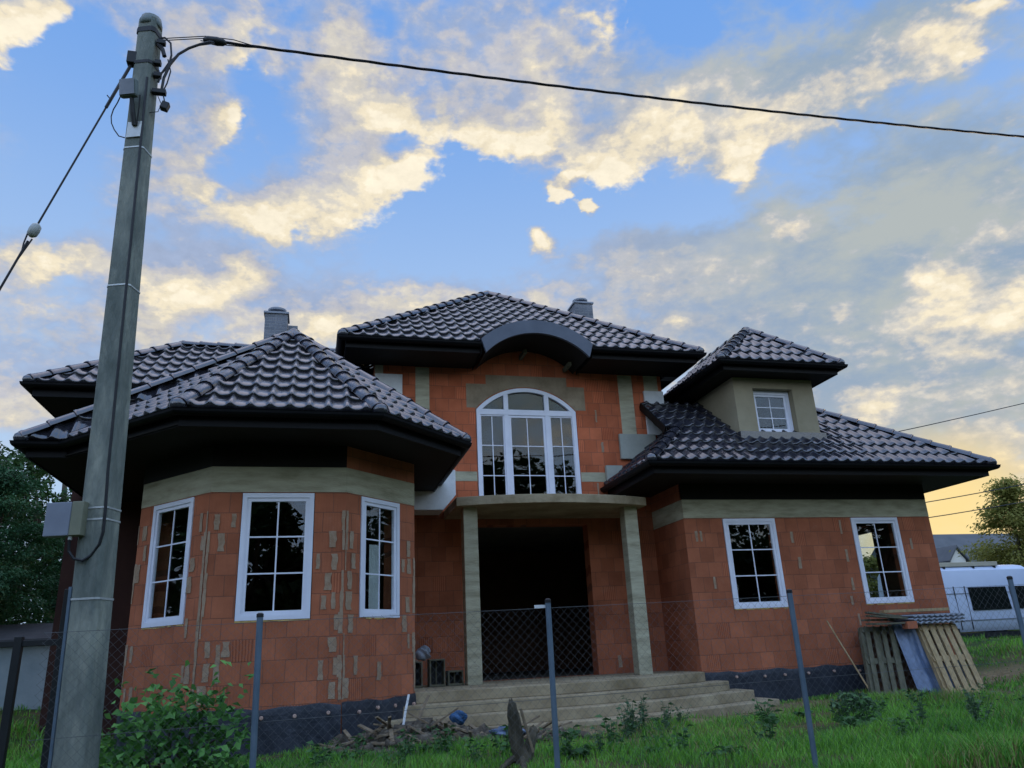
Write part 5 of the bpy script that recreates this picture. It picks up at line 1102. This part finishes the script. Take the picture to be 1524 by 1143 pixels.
BRI= [(-23.8,38.8,3.6,2.8,19,1),(-6.0,43.3,3.0,1.5,-6,0.7),(-8.9,36.7,1.9,0.9,-12,1),(-7.4,30.4,3.6,1.8,-25,0.9),(-10.3,31.1,4.4,3.1,9,0.5),(4.2,34.9,4.0,4.1,3,0.75),(-3.9,31.6,2.5,2.2,42,1),(0.7,30.9,4.9,1.2,0,1),(6.8,34.3,2.4,1.2,-3,1),(-0.4,42.2,3.3,2.5,6,0.7),(2.7,40.1,4.5,1.9,-15,0.8),(14.6,37.0,9.0,1.9,-2,1),(7.4,38.8,5.4,1.7,-2,0.8),(18.4,41.9,1.7,3.1,-11,0.7),(24.2,43.5,3.4,3.1,-7,0.85),(19.7,37.2,3.6,1.8,-5,0.8),(24.3,34.9,3.5,2.1,22,1.1),(28.3,37.3,3.4,1.6,7,0.9),(30.8,38.2,4.6,2.4,-10,0.7),(31.4,35.2,2.8,1.3,-10,0.9),(37.4,37.3,2.7,2.6,-14,0.6),(34.6,33.0,2.2,2.2,-20,1.2),(49.6,37.3,4.0,2.1,-21,0.9),(54.4,36.8,2.0,0.7,-24,1),(41.2,27.0,4.2,1.2,-14,0.9),(37.0,28.3,1.7,0.9,-12,0.9),(45.9,22.6,2.8,1.5,-46,1),(46.1,21.0,1.4,1.1,-15,1),(40.4,14.3,2.0,1.9,-42,1.3),(48.6,10.7,1.2,1.2,-10,0.9),(25.8,21.0,2.0,1.4,-6,0.8),(-19.7,25.0,3.6,1.3,12,0.9),(-11.7,24.9,2.4,1.8,8,1),(-6.6,27.1,2.6,1.3,6,0.9),(-17.7,22.9,2.4,1.1,10,0.6),(5.7,25.4,3.8,1.2,-13,1),(0.7,22.7,3.6,1.0,2,1),(19.0,33.0,1.4,0.9,-4,1),(21.9,31.9,1.4,0.4,-6,1),(17.3,29.4,1.0,0.6,-3,1),(28.3,22.3,1.6,0.6,-8,0.7),(-20.2,20.9,2.3,0.8,10,0.4),(44.5,25.5,5.3,1.8,-15,0.4),(46.5,12.0,1.5,1.3,-10,0.5)]
behind = SM(sx.outputs[1], .25, -.25)                      # the part of the sky behind the street: plain broken cloud
def shifted(dx, dz, daz, del_):
    g = N(nt, 'ShaderNodeVectorMath', operation='ADD'); g.inputs[1].default_value = (dx, -dx * .6, dz); L(nt, tc.outputs['Generated'], g.inputs[0])
    c = N(nt, 'ShaderNodeVectorMath', operation='ADD'); c.inputs[1].default_value = (daz, del_, 0); L(nt, wv.outputs[0], c.inputs[0]); return g.outputs[0], c.outputs[0]
def density(gen, crd):
    a = noise(7., 9., .62, gen, st=(1, 1, 2.2)); b = noise(19., 3., .55, gen, st=(1, 1, 1.7)); f_ = noise(50., 5., .68, gen, st=(1, 1, 1.5)); c = noise(2.6, 3., .5, gen, st=(1, 1, 2.5))
    d = M('ADD', field(COV, crd), M('MULTIPLY_ADD', a.outputs['Fac'], 1.0, -.58))
    puff = M('ABSOLUTE', M('MULTIPLY_ADD', b.outputs['Fac'], 2., -1.)); d = M('ADD', d, M('MULTIPLY_ADD', puff, -1.15, .16))
    d = M('ADD', d, M('MULTIPLY_ADD', f_.outputs['Fac'], .5, -.25)); d = M('ADD', d, M('MULTIPLY', behind, M('MULTIPLY_ADD', c.outputs['Fac'], 2.4, -.95))); return d, a, f_
cov, n1, n4 = density(*shifted(0, 0, 0, 0)); cov2, _, _ = density(*shifted(.016, -.026, 1.3, -1.7))
rim = M('SUBTRACT', cov, cov2)
bri = M('ADD', M('MULTIPLY', field(BRI, wv.outputs[0]), .72), M('MULTIPLY_ADD', n1.outputs['Fac'], .9, -.48)); bri = M('ADD', bri, M('MULTIPLY', rim, 1.0)); bri = M('ADD', bri, M('MULTIPLY', behind, -.1))
bri = M('ADD', bri, M('MULTIPLY_ADD', n4.outputs['Fac'], .34, -.17))
soft = SM(cov, -.42, .9); crisp = SM(cov, .04, .5); bf = SM(bri, -.05, .75)
mask = N(nt, 'ShaderNodeMix', data_type='FLOAT'); L(nt, bf, mask.inputs[0]); L(nt, soft, mask.inputs[2]); L(nt, crisp, mask.inputs[3]); mask = mask.outputs[0]
# clear sky, cloud body and sunlit cloud
upf = SM(el, 12., 46.); clear = MIX(upf, (4.9, 6.7, 9.3), (1.8, 4.0, 8.8))
nsk = N(nt, 'ShaderNodeVectorMath', operation='SCALE'); nsk.inputs[3].default_value = 1.; L(nt, sky.outputs[0], nsk.inputs[0]); clear = MIX(.08, clear, nsk.outputs[0])
right = SM(az, 14., 44.)
rl = N(nt, 'ShaderNodeValToRGB'); rl.color_ramp.interpolation = 'EASE'
for k, (pos, c) in enumerate(((0., (.36, .44, .62)), (.3, (.52, .52, .56)), (.55, (.66, .62, .55)), (.8, (.90, .79, .58)), (1., (.98, .88, .68)))):
    e = rl.color_ramp.elements[k] if k < 2 else rl.color_ramp.elements.new(pos)
    e.position = pos; e.color = (c[0], c[1], c[2], 1)
L(nt, M('MULTIPLY_ADD', bri, .55, .22), rl.inputs[0])
cl = N(nt, 'ShaderNodeVectorMath', operation='SCALE'); cl.inputs[3].default_value = 10.; L(nt, rl.outputs[0], cl.inputs[0])
rb = MIX(SM(n1.outputs['Fac'], .62, .36), (4.6, 5.0, 4.9), (2.9, 3.9, 5.2)); rb = MIX(M('MULTIPLY', SM(el, 18., 6.), .75), rb, (5.8, 5.5, 4.1))
shd = N(nt, 'ShaderNodeVectorMath', operation='SCALE'); L(nt, cl.outputs[0], shd.inputs[0]); L(nt, M('MULTIPLY_ADD', M('ADD', n1.outputs['Fac'], n4.outputs['Fac']), .36, .66), shd.inputs[3]); cl = shd
cloud = MIX(M('MULTIPLY', right, M('SUBTRACT', 1., bf)), cl.outputs[0], rb)
col = MIX(M('MULTIPLY', mask, .96), clear, cloud)
sd = V((math.sin(SUN_AZ) * math.cos(SUN_EL), math.cos(SUN_AZ) * math.cos(SUN_EL), math.sin(SUN_EL)))
dt = N(nt, 'ShaderNodeVectorMath', operation='DOT_PRODUCT'); dt.inputs[1].default_value = sd; L(nt, tc.outputs['Generated'], dt.inputs[0])
glow = SM(dt.outputs['Value'], math.cos(math.radians(7.5)), math.cos(math.radians(0.))); col = MIX(M('MULTIPLY', glow, .9), col, (10.6, 7.9, 3.2))
REAR = 1.7; topf = M('MULTIPLY', M('MULTIPLY', SM(el, 45., 58.), .8), SM(sx.outputs[1], -.1, .25)); col = MIX(topf, col, (16.5, 16.5, 20.)); gain = M('MULTIPLY_ADD', behind, REAR, 1.)  # unseen rear and overhead sky brightened to light the facade and roof tiles
fin = N(nt, 'ShaderNodeVectorMath', operation='SCALE'); L(nt, col, fin.inputs[0]); L(nt, gain, fin.inputs[3])
L(nt, fin.outputs[0], bg.inputs['Color'])
W.cycles.sampling_method = 'MANUAL'; W.cycles.sample_map_resolution = 512
sl = bpy.data.lights.new('sun', 'SUN'); sl.energy = .6; sl.angle = math.radians(11); sl.color = (1, .72, .42); so = bpy.data.objects.new('sun', sl); COL.objects.link(so)
so.rotation_euler = (-sd).to_track_quat('-Z', 'Y').to_euler()
cd = bpy.data.cameras.new('camera'); co = bpy.data.objects.new('camera', cd); COL.objects.link(co); S.camera = co
yaw, pit, rol, foc = .2585, .3338, -.0497, 1138.46
f = V((math.sin(yaw) * math.cos(pit), math.cos(yaw) * math.cos(pit), math.sin(pit))); r = V((math.cos(yaw), -math.sin(yaw), 0)); u = r.cross(f); c_, s_ = math.cos(rol), math.sin(rol)
r2 = r * c_ + u * s_; u2 = u * c_ - r * s_
mw = Matrix((r2, u2, -f)).transposed().to_4x4(); mw.translation = V((.0948, -10.0155, .4843)); co.matrix_world = mw
cd.sensor_width = 36; cd.lens = 36 * foc / 1524; cd.clip_start = .05; cd.clip_end = 2000
S.view_settings.view_transform = 'Standard'; S.view_settings.look = 'None'; S.view_settings.exposure = 0; S.view_settings.gamma = 1
S.cycles.max_bounces = 6; S.cycles.transparent_max_bounces = 16
